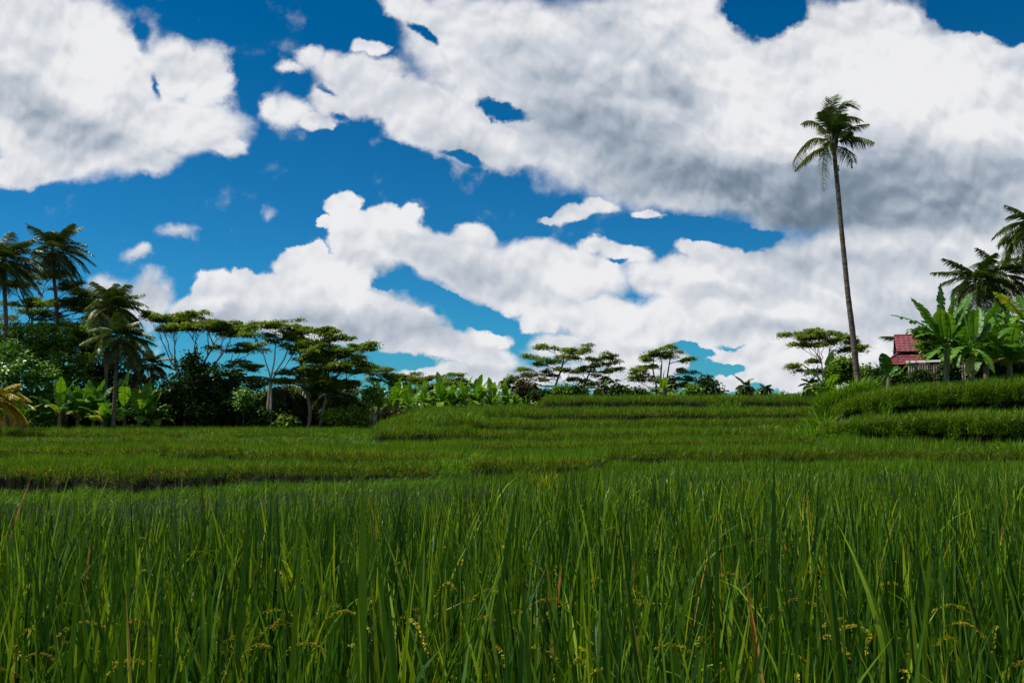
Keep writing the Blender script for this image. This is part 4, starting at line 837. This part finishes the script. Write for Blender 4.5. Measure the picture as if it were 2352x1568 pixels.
banana_px('banana plant with one bright upright leaf, right of the ragged one', 39, (700, 1410), (712, 1210),
    [((718, 1130), (722, 1000), (722, 905), 34, -.5, .7, .1), ((700, 1130), (660, 1000), (636, 890), 34, .4, .5, .6), ((740, 1150), (810, 1110), (945, 1225), 30, -.5, .55, .7),
     ((690, 1200), (620, 1130), (555, 1270), 32, -.8, .7, .7), ((735, 1200), (800, 1190), (872, 1375), 30, -.9, .6, .6), ((700, 1230), (705, 1290), (668, 1392), 26, -.6, .97, .3),
     ((725, 1130), (760, 1000), (765, 895), 34, .7, .3, .4), ((700, 1170), (590, 1080), (500, 1110), 30, .3, .5, .7), ((715, 1180), (715, 1250), (730, 1220), 24, -.9, .8, .2), ((740, 1150), (830, 1050), (860, 960), 32, .8, .4, .6), ((740, 1180), (840, 1200), (905, 1290), 28, .3, .6, .7), ((690, 1180), (640, 1200), (600, 1330), 26, -.4, .5, .7)], 'banana', 302)
banana_px('large banana plant at the right frame edge, pale torn leaf crossing the dark palm', 38.5, (1120, 1380), (1115, 1050),
    [((1080, 960), (980, 830), (862, 775), 40, -.4, .9, .8), ((1080, 990), (950, 960), (872, 835), 34, .4, .7, .7), ((1100, 980), (1020, 900), (1000, 1010), 30, -.8, .85, .9),
     ((1120, 980), (1150, 800), (1200, 740), 44, .3, .6, .4), ((1130, 1000), (1220, 900), (1320, 980), 40, -.3, .5, .6), ((1080, 1030), (960, 1010), (900, 1120), 32, -.5, .45, .7), ((1110, 1000), (1090, 860), (1040, 800), 36, .8, .5, .5)], 'banana', 303)
banana('tall full banana plant between the ragged one and the right edge clump', 2262, 41.5, 3.6, 'banana', 270, 13, 2.3, 'banana plants by the house')
banana('banana plant with leaves spilling over the bank at the right edge', 2316, 40.0, 3.0, 'banana', 271, 13, 2.2, 'banana plants by the house')
banana('banana plant standing behind the ragged one, hiding the right part of the roof', 2196, 43.5, 4.2, 'banana', 272, 13, 2.3, 'banana plants by the house')
banana_px('banana plant with one dark folded upright leaf left of the red roof', 40.5, (100, 1460), (100, 1400),
    [((95, 1390), (80, 1300), (52, 1225), 42, -.3, .05, .1), ((110, 1400), (200, 1380), (262, 1270), 26, -.6, .55, .5), ((100, 1400), (40, 1330), (-10, 1290), 24, .3, .4, .6), ((105, 1395), (140, 1330), (160, 1320), 22, .5, .3, .5)], 'banana', 304)

# ------------------------------------------------------------------ house, wall, shed, aerials
def tile_slope(mb, p00, p10, p11, p01, courses, lap=0.035):
    """a tiled plane: eave p00-p10, top p01-p11, each course overlapping the one below"""
    p00, p10, p11, p01 = map(np.asarray, (p00, p10, p11, p01)); nrm = norm(np.cross(p10 - p00, p01 - p00))
    if nrm[2] < 0: nrm = -nrm
    W = max(np.linalg.norm(p10 - p00), 0.1); nt = max(int(W / 0.28), 2)
    for i in range(courses):
        t0, t1 = i / courses, (i + 1.12) / courses
        a0, b0 = p00 + (p01 - p00) * t0, p10 + (p11 - p10) * t0
        a1, b1 = p00 + (p01 - p00) * min(t1, 1), p10 + (p11 - p10) * min(t1, 1)
        s = np.linspace(0, 1, nt * 3 + 1)[:, None]; wv = np.abs(np.sin(np.linspace(0, nt * math.pi, nt * 3 + 1)))[:, None] * 0.025
        lo = a0 + (b0 - a0) * s + nrm * (lap + wv); hi = a1 + (b1 - a1) * s + nrm * (0.004 + wv); ed = a0 + (b0 - a0) * s + nrm * -0.01
        n = len(s); V = np.vstack([ed, lo, hi]); f = [(j, j + 1, n + j + 1, n + j) for j in range(n - 1)] + [(n + j, n + j + 1, 2 * n + j + 1, 2 * n + j) for j in range(n - 1)]
        mb.add(V, f)
def house():
    d = 48.0; q = lambda X, Y, dy=0.0: P(X, Y, d + dy)
    B = q(2170, 880, 2.5); B[2] = gz(B[0], B[1]); root = empty('house', B); tag(root, 'house with a two-tiered red tiled roof behind the banana leaves', 'house')
    e0, e1 = q(2030, 838), q(2330, 838); ze = e0[2]; zm = q(2060, 812, 1.0)[2]; zr = q(2060, 781, 3)[2]
    x0, x1 = e0[0], e1[0]; y0, y1 = d, d + 6.0; ix, iy = 0.85, 0.95
    aH = math.atan2(x0, y0) * 0.92; cH, sH = math.cos(aH), math.sin(aH); x1 = x0 + (x1 - x0) * 0.92
    def turn(mb):
        mb.v = [np.stack([x0 + (q_[:, 0] - x0) * cH + (q_[:, 1] - y0) * sH, y0 - (q_[:, 0] - x0) * sH + (q_[:, 1] - y0) * cH, q_[:, 2]], 1).astype(np.float32) for q_ in mb.v]; return mb
    w = MB(); w.box((x0 + 1.0, y0 + .9, B[2] - .3), (x1 - .5, y1 - .9, ze + 0.05)); w.box((x0 + ix + .35, y0 + iy + .2, ze), (x1 - ix - .2, y1 - iy - .2, zm + 0.08))
    turn(w).build('wall', M['wall_dark'], root, False, B)
    r = MB(); A = [(x0, y0, ze), (x1, y0, ze), (x1, y1, ze), (x0, y1, ze)]; T = [(x0 + ix, y0 + iy, zm), (x1 - ix, y0 + iy, zm), (x1 - ix, y1 - iy, zm), (x0 + ix, y1 - iy, zm)]
    for i in range(4):
        j = (i + 1) % 4; tile_slope(r, A[i], A[j], T[j], T[i], 5)
    r.add([A[0], A[1], A[2], A[3]], [(0, 1, 2, 3)])
    turn(r).build('roof', M['roof_tile'], root, False, B)
    u = MB(); xm0, xm1 = x0 + ix - .12, x1 - ix + .2; ym = (y0 + y1) / 2; zb = zm + .06
    tile_slope(u, (xm0, y0 + iy - .25, zb), (xm1, y0 + iy - .25, zb), (xm1, ym, zr + .2), (xm0, ym, zr + .2), 6)
    tile_slope(u, (xm1, y1 - iy + .25, zb), (xm0, y1 - iy + .25, zb), (xm0, ym, zr + .2), (xm1, ym, zr + .2), 6)
    turn(u).build('upper_roof', M['roof_tile'], root, False, B)
    g = MB(); g.add([(xm0 + .25, y0 + iy, zb), (xm0 + .25, y1 - iy, zb), (xm0 + .25, ym, zr + .1), (xm0 + .25, ym, zr + .1)], [(0, 1, 2, 3)])
    g.add([(xm0 + .3, y0 + iy, zb), (xm0 + .3, y1 - iy, zb), (xm0 + .3, ym, zr + .1), (xm0 + .3, ym, zr + .1)], [(0, 1, 2, 3)]); turn(g).build('gable', M['wall_dark'], root, False, B)
    k = MB()
    for (a, b) in ((A[0], T[0]), (A[1], T[1])):
        k.tube(np.array([a, (np.array(a) + np.array(b)) / 2, b]) + np.array([0, 0, .06]), 0.07, 6)
    k.tube(np.array([(xm0, ym, zr + .24), ((xm0 + xm1) / 2, ym, zr + .24), (xm1, ym, zr + .24)]), 0.08, 6)
    turn(k).build('ridge_cap', M['roof_tile'], root, True, B)
    return x0, zm
hx0, hzm = house()
def tin_wall():
    d = 42.0; a = P(2084, 833, 43.0); b = P(2216, 838, 41.3); ang = math.atan2(b[1] - a[1], b[0] - a[0]); ln = math.hypot(b[0] - a[0], b[1] - a[1]); B = np.array([(a[0] + b[0]) / 2, d, gz((a[0] + b[0]) / 2, d)])
    root = empty('corrugated_wall', B); tag(root, 'rusty corrugated metal wall with a white top rail in front of the house', 'wall')
    n = 5; W = ln / n; ca, sa = math.cos(ang), math.sin(ang)
    def put(mb):
        v = mb.v; mb.v = [np.stack([a[0] + q[:, 0] * ca - q[:, 1] * sa, a[1] + q[:, 0] * sa + q[:, 1] * ca, q[:, 2]], 1).astype(np.float32) for q in v]; return mb
    for i in range(n):
        p = MB(); xs = np.linspace(0, W + .02, 41); zt = a[2] + (b[2] - a[2]) * (i + .5) / n
        yy = 0.022 * np.sin(xs * 2 * math.pi / 0.115) - 0.012 * (i % 2); X = i * W + xs
        zb = B[2] - 0.3
        V = np.concatenate([np.stack([X, yy, np.full_like(X, zb)], 1), np.stack([X, yy, np.full_like(X, zt - 0.02 * (i % 2))], 1)])
        k = len(xs); p.add(V, [(j, j + 1, k + j + 1, k + j) for j in range(k - 1)])
        put(p).build('metal_sheet', M['tin'], root, False, B)
    t = MB(); t.box((-.05, -.07, a[2] + .0), (3 * W, .05, a[2] + .10)); put(t).build('top_rail', M['white_trim'], root, False, B)
    for x in (.03, ln / 2, ln - .03):
        t = MB(); t.box((x - .04, .04, B[2] - .3), (x + .04, .12, a[2] - .04)); put(t).build('post', M['bark_dark'], root, False, B)
tin_wall()
def shed():
    d = 50.0; B = P(2003, 880, d); B[2] = gz(B[0], d); root = empty('shed', B); tag(root, 'tiny shed with a pale grey thatched roof peeping through the shrubs', 'shed')
    a, b = P(1988, 862, d), P(2022, 862, d); r0 = P(2000, 845, d + .8)[2]
    w = MB(); w.box((a[0] + .15, d + .2, B[2] - .2), (b[0] - .15, d + 1.6, a[2] + .02)); w.build('wall', M['wall_dark'], root, False, B)
    r = MB(); ym = d + .9
    r.add([(a[0], d, a[2]), (b[0], d, a[2]), (b[0] - .25, ym, r0), (a[0] + .25, ym, r0), (b[0], d + 1.8, a[2]), (a[0], d + 1.8, a[2])], [(0, 1, 2, 3), (4, 5, 3, 2), (1, 4, 2, 2), (5, 0, 3, 3), (0, 5, 4, 1)])
    r.build('roof', M['thatch'], root, False, B)
shed()
def aerial(label, X, Y0, Y1, d, bars):
    a = P(X, Y1, d); B = np.array([a[0], d, gz(a[0], d)]); root = empty('antenna', B); tag(root, label, 'antenna', 'thin aerials by the house')
    m = MB(); m.tube(np.array([B, (B + a) / 2, P(X, Y0, d)]) * 1.0, 0.03, 6); m.build('mast', M['metal'], root, True, B)
    for (Yb, w0, w1) in bars:
        p = P(X, Yb, d); t = MB(); t.tube(np.array([p + [PXM(w0, d), -.04, 0], p + [0, -.04, 0], p + [PXM(w1, d), -.04, 0.02]]), 0.018, 5); t.build('crossbar', M['metal'], root, True, B)
aerial('ladder-like aerial with short crossbars beside the flat-topped tree', 1878, 838, 880, 56, [(844, -2, 10), (850, -2, 11), (856, -1, 12), (862, -1, 14)])
aerial('thin mast with one long arm at the left corner of the red roof', 2062, 800, 860, 47, [(806, -14, 6), (812, -10, 0)])

# ------------------------------------------------------------------ sky
def world():
    w = bpy.data.worlds.new('World'); scene.world = w; w.use_nodes = True
    nt = w.node_tree; nt.nodes.clear(); N, L = nt.nodes, nt.links
    def math_(op, a, b=None, c=None, clamp=False):
        n = N.new('ShaderNodeMath'); n.operation = op; n.use_clamp = clamp
        for i, v in enumerate((a, b, c)):
            if v is None: continue
            if isinstance(v, (int, float)): n.inputs[i].default_value = v
            else: L.new(v, n.inputs[i])
        return n.outputs[0]
    tc = N.new('ShaderNodeTexCoord'); sep = N.new('ShaderNodeSeparateXYZ'); L.new(tc.outputs['Generated'], sep.inputs[0])
    ya = math_('MAXIMUM', math_('ABSOLUTE', sep.outputs['Y']), 0.08)
    s = math_('DIVIDE', sep.outputs['X'], ya); t = math_('DIVIDE', sep.outputs['Z'], ya)
    st = N.new('ShaderNodeCombineXYZ'); L.new(s, st.inputs[0]); L.new(t, st.inputs[1])
    def noise(vec, scale, detail, rough=0.55, off=(0, 0, 0), typ='FBM'):
        mp = N.new('ShaderNodeVectorMath'); mp.operation = 'ADD'; L.new(vec, mp.inputs[0]); mp.inputs[1].default_value = off
        n = N.new('ShaderNodeTexNoise'); n.noise_dimensions = '3D'; n.inputs['Scale'].default_value = scale; n.inputs['Detail'].default_value = detail; n.inputs['Roughness'].default_value = rough
        L.new(mp.outputs[0], n.inputs['Vector']); return n
    # cloud outlines are bent by a turbulent displacement
    n1 = noise(st.outputs[0], 5.5, 6, 0.6)
    dv = N.new('ShaderNodeVectorMath'); dv.operation = 'MULTIPLY_ADD'; L.new(n1.outputs['Color'], dv.inputs[0]); dv.inputs[1].default_value = (0.078, 0.070, 0); dv.inputs[2].default_value = (-0.039, -0.035, 0)
    wv0 = N.new('ShaderNodeVectorMath'); wv0.operation = 'ADD'; L.new(st.outputs[0], wv0.inputs[0]); L.new(dv.outputs[0], wv0.inputs[1])
    n1b = noise(st.outputs[0], 24, 7, 0.62, (9, 4, 0))
    dv2 = N.new('ShaderNodeVectorMath'); dv2.operation = 'MULTIPLY_ADD'; L.new(n1b.outputs['Color'], dv2.inputs[0]); dv2.inputs[1].default_value = (0.030, 0.027, 0); dv2.inputs[2].default_value = (-0.015, -0.0135, 0)
    wv = N.new('ShaderNodeVectorMath'); wv.operation = 'ADD'; L.new(wv0.outputs[0], wv.inputs[0]); L.new(dv2.outputs[0], wv.inputs[1])
    def blob(b, vec):
        X, Y, rx, ry = b[:4]; rot = b[4] if len(b) > 4 else 0; wt = b[5] if len(b) > 5 else 1
        m = N.new('ShaderNodeMapping'); m.vector_type = 'TEXTURE'; cs, ct = ST(X, Y)
        m.inputs['Location'].default_value = (cs, ct, 0); m.inputs['Rotation'].default_value = (0, 0, math.radians(-rot)); m.inputs['Scale'].default_value = (rx / F * 1.25, ry / F * 1.25, 1)
        L.new(vec, m.inputs['Vector']); g = N.new('ShaderNodeTexGradient'); g.gradient_type = 'SPHERICAL'; L.new(m.outputs[0], g.inputs[0])
        return g.outputs['Fac'] if wt == 1 else math_('MULTIPLY', g.outputs['Fac'], wt)
    def union(bl, vec, op='SMAX', k=0.12):
        cur = None
        for b in bl:
            o = blob(b, vec)
            if cur is None: cur = o
            elif op == 'SMAX': cur = math_('SMOOTH_MAX', cur, o, k)
            else: cur = math_('ADD', cur, o)
        return cur
    CL = [(60,150,300,230,20),(190,70,110,90),(150,300,300,120,10),(395,150,75,90),(470,170,62,90),(440,290,150,85,15),(250,210,200,190),(530,340,48,32),(330,360,120,60,10),(100,380,180,45),
          (660,250,85,48,0,.75),(725,275,45,28),(610,240,35,40,0,.7),(720,130,45,34,0,.8),(665,150,60,20,0,.6),(780,150,75,45,0,.8),(760,220,70,60,20,.7),(850,160,90,50,10),(860,100,45,22),
          (960,20,110,50,30),(1050,90,150,120,40),(860,215,150,70,15),(980,270,170,80,25),(1200,150,300,190,15),(1150,330,150,55,15),(1400,330,280,140,15),(1500,120,260,200),(1700,250,330,220),
          (1950,170,330,200),(2150,230,300,190),(2352,260,200,150),(1600,430,300,75,6),(1900,430,350,120),(2200,450,300,150),(1960,50,110,60),(2060,60,75,52),(2220,120,110,55),(2352,140,70,30),(1590,10,80,110),(1540,50,150,120),(1730,110,70,30),(1728,22,13,26,10,1.6),
          (1320,490,60,22,-15),(1270,500,35,12),(1375,470,40,24),(1480,490,40,12,10),
          (775,485,45,36),(900,520,80,42,10),(945,495,32,26),(830,560,110,55,35),(1000,590,150,60,20),(1085,560,62,40,15),(1120,640,190,75,18),(1250,610,150,60,5),(1330,640,130,70),(1330,590,40,20,10),(1230,700,180,35,8),(730,520,22,16),
          (700,605,80,42),(725,580,35,24),(800,640,85,55,20),(560,655,90,38),(480,665,55,50,0,.9),(640,690,190,70),(760,710,200,75,5),(900,740,170,55,20),(1060,800,150,42,18),(1120,775,60,28,10),(500,710,120,50),(1050,850,150,16,0,.8),
          (330,680,100,70,0,.5),(230,650,80,40,0,.5),(300,592,50,24,0,.40),(400,545,105,38,8,.31),
          (1460,740,250,60,5),(1240,740,70,34),(1560,640,140,48,5),(1700,640,200,75),(1900,640,250,110),(2050,620,300,150),(2250,640,250,200),(1440,590,70,28,5),(1600,580,60,24),(1370,570,50,18),
          (1340,800,150,45),(1480,830,90,50),(1620,730,150,38,15),(1750,760,180,42,10),(1950,760,200,60),(1150,860,110,22,0,.8),(1300,870,160,26,0,.85),(1450,880,120,22,0,.8),(1760,830,140,26,10,.9),(1950,850,250,60),(1690,880,50,26,0,.8),(1820,880,140,24,0,.8),(2250,820,200,100)]
    HO = [(365,190,12,40,-20,.5),(320,60,45,22,60,.35),(1765,22,90,58,0,1.1),(1160,258,66,22,12,1.1),(985,85,55,15,42,.8),(1060,352,60,14,10,.5),(2270,50,140,50,15,1.0),(1650,545,130,26,8,.75),(1760,545,40,16,0,.5),(1425,606,26,8,0,.6),
          (1590,793,60,14,14,.8),(1670,845,45,12,14,.5),(1120,735,55,24,10,1.0),(1010,690,60,16,15,.9),(930,658,52,12,5,.8),(900,820,100,20,5,.5),(760,200,30,12,20,.4),(780,255,22,14,30,.4),(1180,745,14,14,0,.4),(1700,30,28,22,0,.7),(560,190,14,40,-15,.4),(545,650,12,16,0,.3)]
    GY = [(1680,432,300,80,6,1.0),(1850,430,330,85,0,.8),(2150,400,260,80,0,.75),(1300,230,260,120,10,.2),(1500,300,200,80,20,.15),(2000,480,300,60,0,.35),(1430,350,200,90,15,.32),(1260,130,170,80,10,.4),(1400,60,90,60,40,.35),(1560,210,110,45,50,.45),(90,250,190,60,25,.5),(240,330,220,60,12,.4),
          (1960,600,260,50,5,.3),(2120,720,240,60,0,.4),(1120,640,190,35,15,.30),(820,745,260,40,8,.45),(900,640,110,26,25,.4),(2120,520,240,45,0,.4),(1530,800,70,26,0,.5),(1200,850,150,20,0,.4),(1090,360,120,40,15,.5),(1780,760,160,25,0,.4),(1660,680,120,22,12,.4),(480,730,150,30,0,.4),(340,690,90,50,0,.4),(2290,480,150,60,0,.4),(1350,800,120,25,0,.35),(1960,500,300,40,0,.5),(2000,330,140,50,0,.25),(1250,250,160,60,15,.35)]
    BR = [(2080,180,260,120),(1660,60,90,90,0,.8),(240,130,130,120,30,.8),(440,200,80,100,0,.5),(770,500,60,40,0,.9),(930,500,70,35,0,.8),(1080,545,60,30,0,.8),(720,600,70,40,0,.7),(800,650,90,40,20,.6),(1140,780,90,26,15,.8),(1620,650,110,34,10,.7),(1300,630,130,40,0,.5),(2250,330,150,50,0,.7),(2100,560,150,26,0,.3),(650,250,60,30,0,.3),(1730,190,120,70,40,.5)]
    FIELD = union(CL, wv.outputs[0]); HOLE = union(HO, wv.outputs[0], 'ADD'); GREY = union(GY, wv0.outputs[0], 'ADD'); BRI = union(BR, wv0.outputs[0], 'ADD')
    # puffs: rounded billows at two sizes
    def vor(scale, off, vec):
        mp = N.new('ShaderNodeVectorMath'); mp.operation = 'ADD'; L.new(vec, mp.inputs[0]); mp.inputs[1].default_value = off
        v = N.new('ShaderNodeTexVoronoi'); v.feature = 'SMOOTH_F1'; v.voronoi_dimensions = '2D'; v.inputs['Scale'].default_value = scale; v.inputs['Detail'].default_value = 2.5; v.inputs['Roughness'].default_value = 0.5; v.inputs['Smoothness'].default_value = 0.6
        L.new(mp.outputs[0], v.inputs['Vector']); return v.outputs['Distance']
    n2 = noise(st.outputs[0], 13, 9, 0.62, (3.1, 1.7, 0)); pf = vor(22, (0, 0, 0), wv0.outputs[0]); pf2 = vor(22, (-0.004, 0.012, 0), wv0.outputs[0])
    n3 = noise(wv0.outputs[0], 5.5, 3.5, 0.42, (0.3, 5.7, 0)); n3b = noise(wv0.outputs[0], 5.5, 3.5, 0.42, (0.3 - 0.020, 5.7 + 0.035, 0))
    edge = math_('ADD', math_('MULTIPLY', math_('SUBTRACT', n2.outputs['Fac'], 0.5), 0.85), math_('MULTIPLY', math_('SUBTRACT', 0.42, pf), 0.24))
    # beyond the outlined view: scattered clouds of the same kind all round
    nA = noise(tc.outputs['Generated'], 2.2, 7, 0.55, (7, 3, 1))
    dist = math_('MAXIMUM', math_('ABSOLUTE', s), math_('MULTIPLY', t, 1.25))
    outm = N.new('ShaderNodeMapRange'); outm.inputs[1].default_value = 0.68; outm.inputs[2].default_value = 0.95; L.new(dist, outm.inputs[0])
    gen = math_('MULTIPLY', math_('MULTIPLY', math_('SUBTRACT', nA.outputs['Fac'], 0.42), 4.0), outm.outputs[0])
    FIELD = math_('SUBTRACT', 1.0, math_('POWER', math_('MAXIMUM', math_('SUBTRACT', 1.0, FIELD), 0.0), 1.45))
    fld = math_('ADD', math_('MAXIMUM', FIELD, gen), math_('MULTIPLY', HOLE, -1.15))
    edge = math_('MULTIPLY', edge, math_('MAXIMUM', 0.16, math_('SUBTRACT', 1.1, math_('MULTIPLY', fld, 1.7))))
    dens = math_('ADD', fld, edge)
    mr = N.new('ShaderNodeMapRange'); mr.interpolation_type = 'SMOOTHSTEP'; mr.inputs[1].default_value = 0.13; nS = noise(st.outputs[0], 3.2, 2, 0.5, (2, 8, 0)); L.new(math_('MINIMUM', 0.60, math_('ADD', math_('MULTIPLY_ADD', t, 0.65, 0.25), math_('MULTIPLY', math_('MAXIMUM', math_('SUBTRACT', nS.outputs['Fac'], 0.42), 0.0), 1.6))), mr.inputs[2]); L.new(dens, mr.inputs[0])
    alpha = mr.outputs[0]
    # brightness: sunlit tops against thick bases, plus the relief of the billows
    relief = math_('ADD', math_('MULTIPLY', math_('SUBTRACT', n3.outputs['Fac'], n3b.outputs['Fac']), 0.75), math_('MULTIPLY', math_('SUBTRACT', pf2, pf), 0.30))
    gs = math_('SUBTRACT', 1.0, math_('POWER', 2.718, math_('MULTIPLY', GREY, -1.5)))
    lum = math_('ADD', 0.86, math_('MULTIPLY', gs, -0.74))
    lum = math_('ADD', lum, math_('MULTIPLY', BRI, 0.30)); lum = math_('ADD', lum, relief)
    lum = math_('ADD', lum, math_('MULTIPLY', math_('SUBTRACT', n2.outputs['Fac'], 0.5), 0.05))
    ramp = N.new('ShaderNodeValToRGB'); ramp.color_ramp.interpolation = 'B_SPLINE'; el = ramp.color_ramp.elements
    for _ in range(3): el.new(0.5)
    for e, (p, c) in zip(el, [(0.0, (0.10, 0.145, 0.20)), (0.3, (0.235, 0.30, 0.385)), (0.55, (0.46, 0.52, 0.60)), (0.8, (0.68, 0.70, 0.75)), (1.0, (0.88, 0.88, 0.89))]):
        e.position = p; e.color = (*c, 1)
    L.new(lum, ramp.inputs['Fac'])
    sky = N.new('ShaderNodeTexSky'); sky.sky_type = 'NISHITA'; sky.sun_disc = False; sky.sun_elevation = SUN_EL; sky.sun_rotation = SUN_AZ
    sky.air_density = 1.0; sky.dust_density = 0.3; sky.ozone_density = 3.0; sky.altitude = 300
    gr = N.new('ShaderNodeMix'); gr.data_type = 'RGBA'; gr.blend_type = 'MULTIPLY'; gr.inputs['Factor'].default_value = 1; L.new(sky.outputs[0], gr.inputs[6]); tm = N.new('ShaderNodeMix'); tm.data_type = 'RGBA'; tmr = N.new('ShaderNodeMapRange'); tmr.inputs[1].default_value = 0.02; tmr.inputs[2].default_value = 0.42; L.new(sep.outputs['Z'], tmr.inputs[0]); L.new(tmr.outputs[0], tm.inputs['Factor']); tm.inputs[6].default_value = (0.13, 0.61, 0.90, 1); tm.inputs[7].default_value = SKY_TINT; L.new(tm.outputs[2], gr.inputs[7])
    hs = N.new('ShaderNodeHueSaturation'); hs.inputs['Saturation'].default_value = 1.0; L.new(gr.outputs[2], hs.inputs['Color'])
    b1 = N.new('ShaderNodeBackground'); b1.inputs['Strength'].default_value = 0.071; L.new(hs.outputs[0], b1.inputs['Color'])
    b2 = N.new('ShaderNodeBackground'); b2.inputs['Strength'].default_value = 0.707; L.new(ramp.outputs['Color'], b2.inputs['Color'])
    mx = N.new('ShaderNodeMixShader'); L.new(alpha, mx.inputs[0]); L.new(b1.outputs[0], mx.inputs[1]); L.new(b2.outputs[0], mx.inputs[2])
    out = N.new('ShaderNodeOutputWorld'); L.new(mx.outputs[0], out.inputs['Surface'])
    try: w.cycles.sampling_method = 'NONE'
    except Exception: pass
SKY_TINT = (0.0, 0.46, 0.73, 1)
world()

sl = bpy.data.lights.new('sun', 'SUN'); sl.energy = 5.0; sl.angle = math.radians(0.5); sl.color = (1.0, 0.95, 0.86)
so = bpy.data.objects.new('sun', sl); col.objects.link(so)
dx, dy, dz = math.sin(SUN_AZ) * math.cos(SUN_EL), math.cos(SUN_AZ) * math.cos(SUN_EL), math.sin(SUN_EL)
from mathutils import Vector
so.rotation_euler = Vector((dx, dy, dz)).to_track_quat('Z', 'Y').to_euler(); so.location = (0, 0, 30)

cam = bpy.data.cameras.new('camera'); cam.sensor_width = 36.0; cam.lens = F / 2352 * 36.0; cam.clip_start = 0.05; cam.clip_end = 5000
co = bpy.data.objects.new('camera', cam); col.objects.link(co); co.location = tuple(EYE); co.rotation_euler = (math.radians(90) + PITCH, 0, 0)
scene.camera = co
scene.view_settings.view_transform = 'Standard'; scene.view_settings.look = 'None'; scene.view_settings.exposure = 0.5; scene.view_settings.gamma = 1.0
c = scene.cycles; c.max_bounces = 5; c.diffuse_bounces = 3; c.glossy_bounces = 2; c.transmission_bounces = 3; c.transparent_max_bounces = 4
c.sample_clamp_indirect = 4.0; c.use_denoising = True
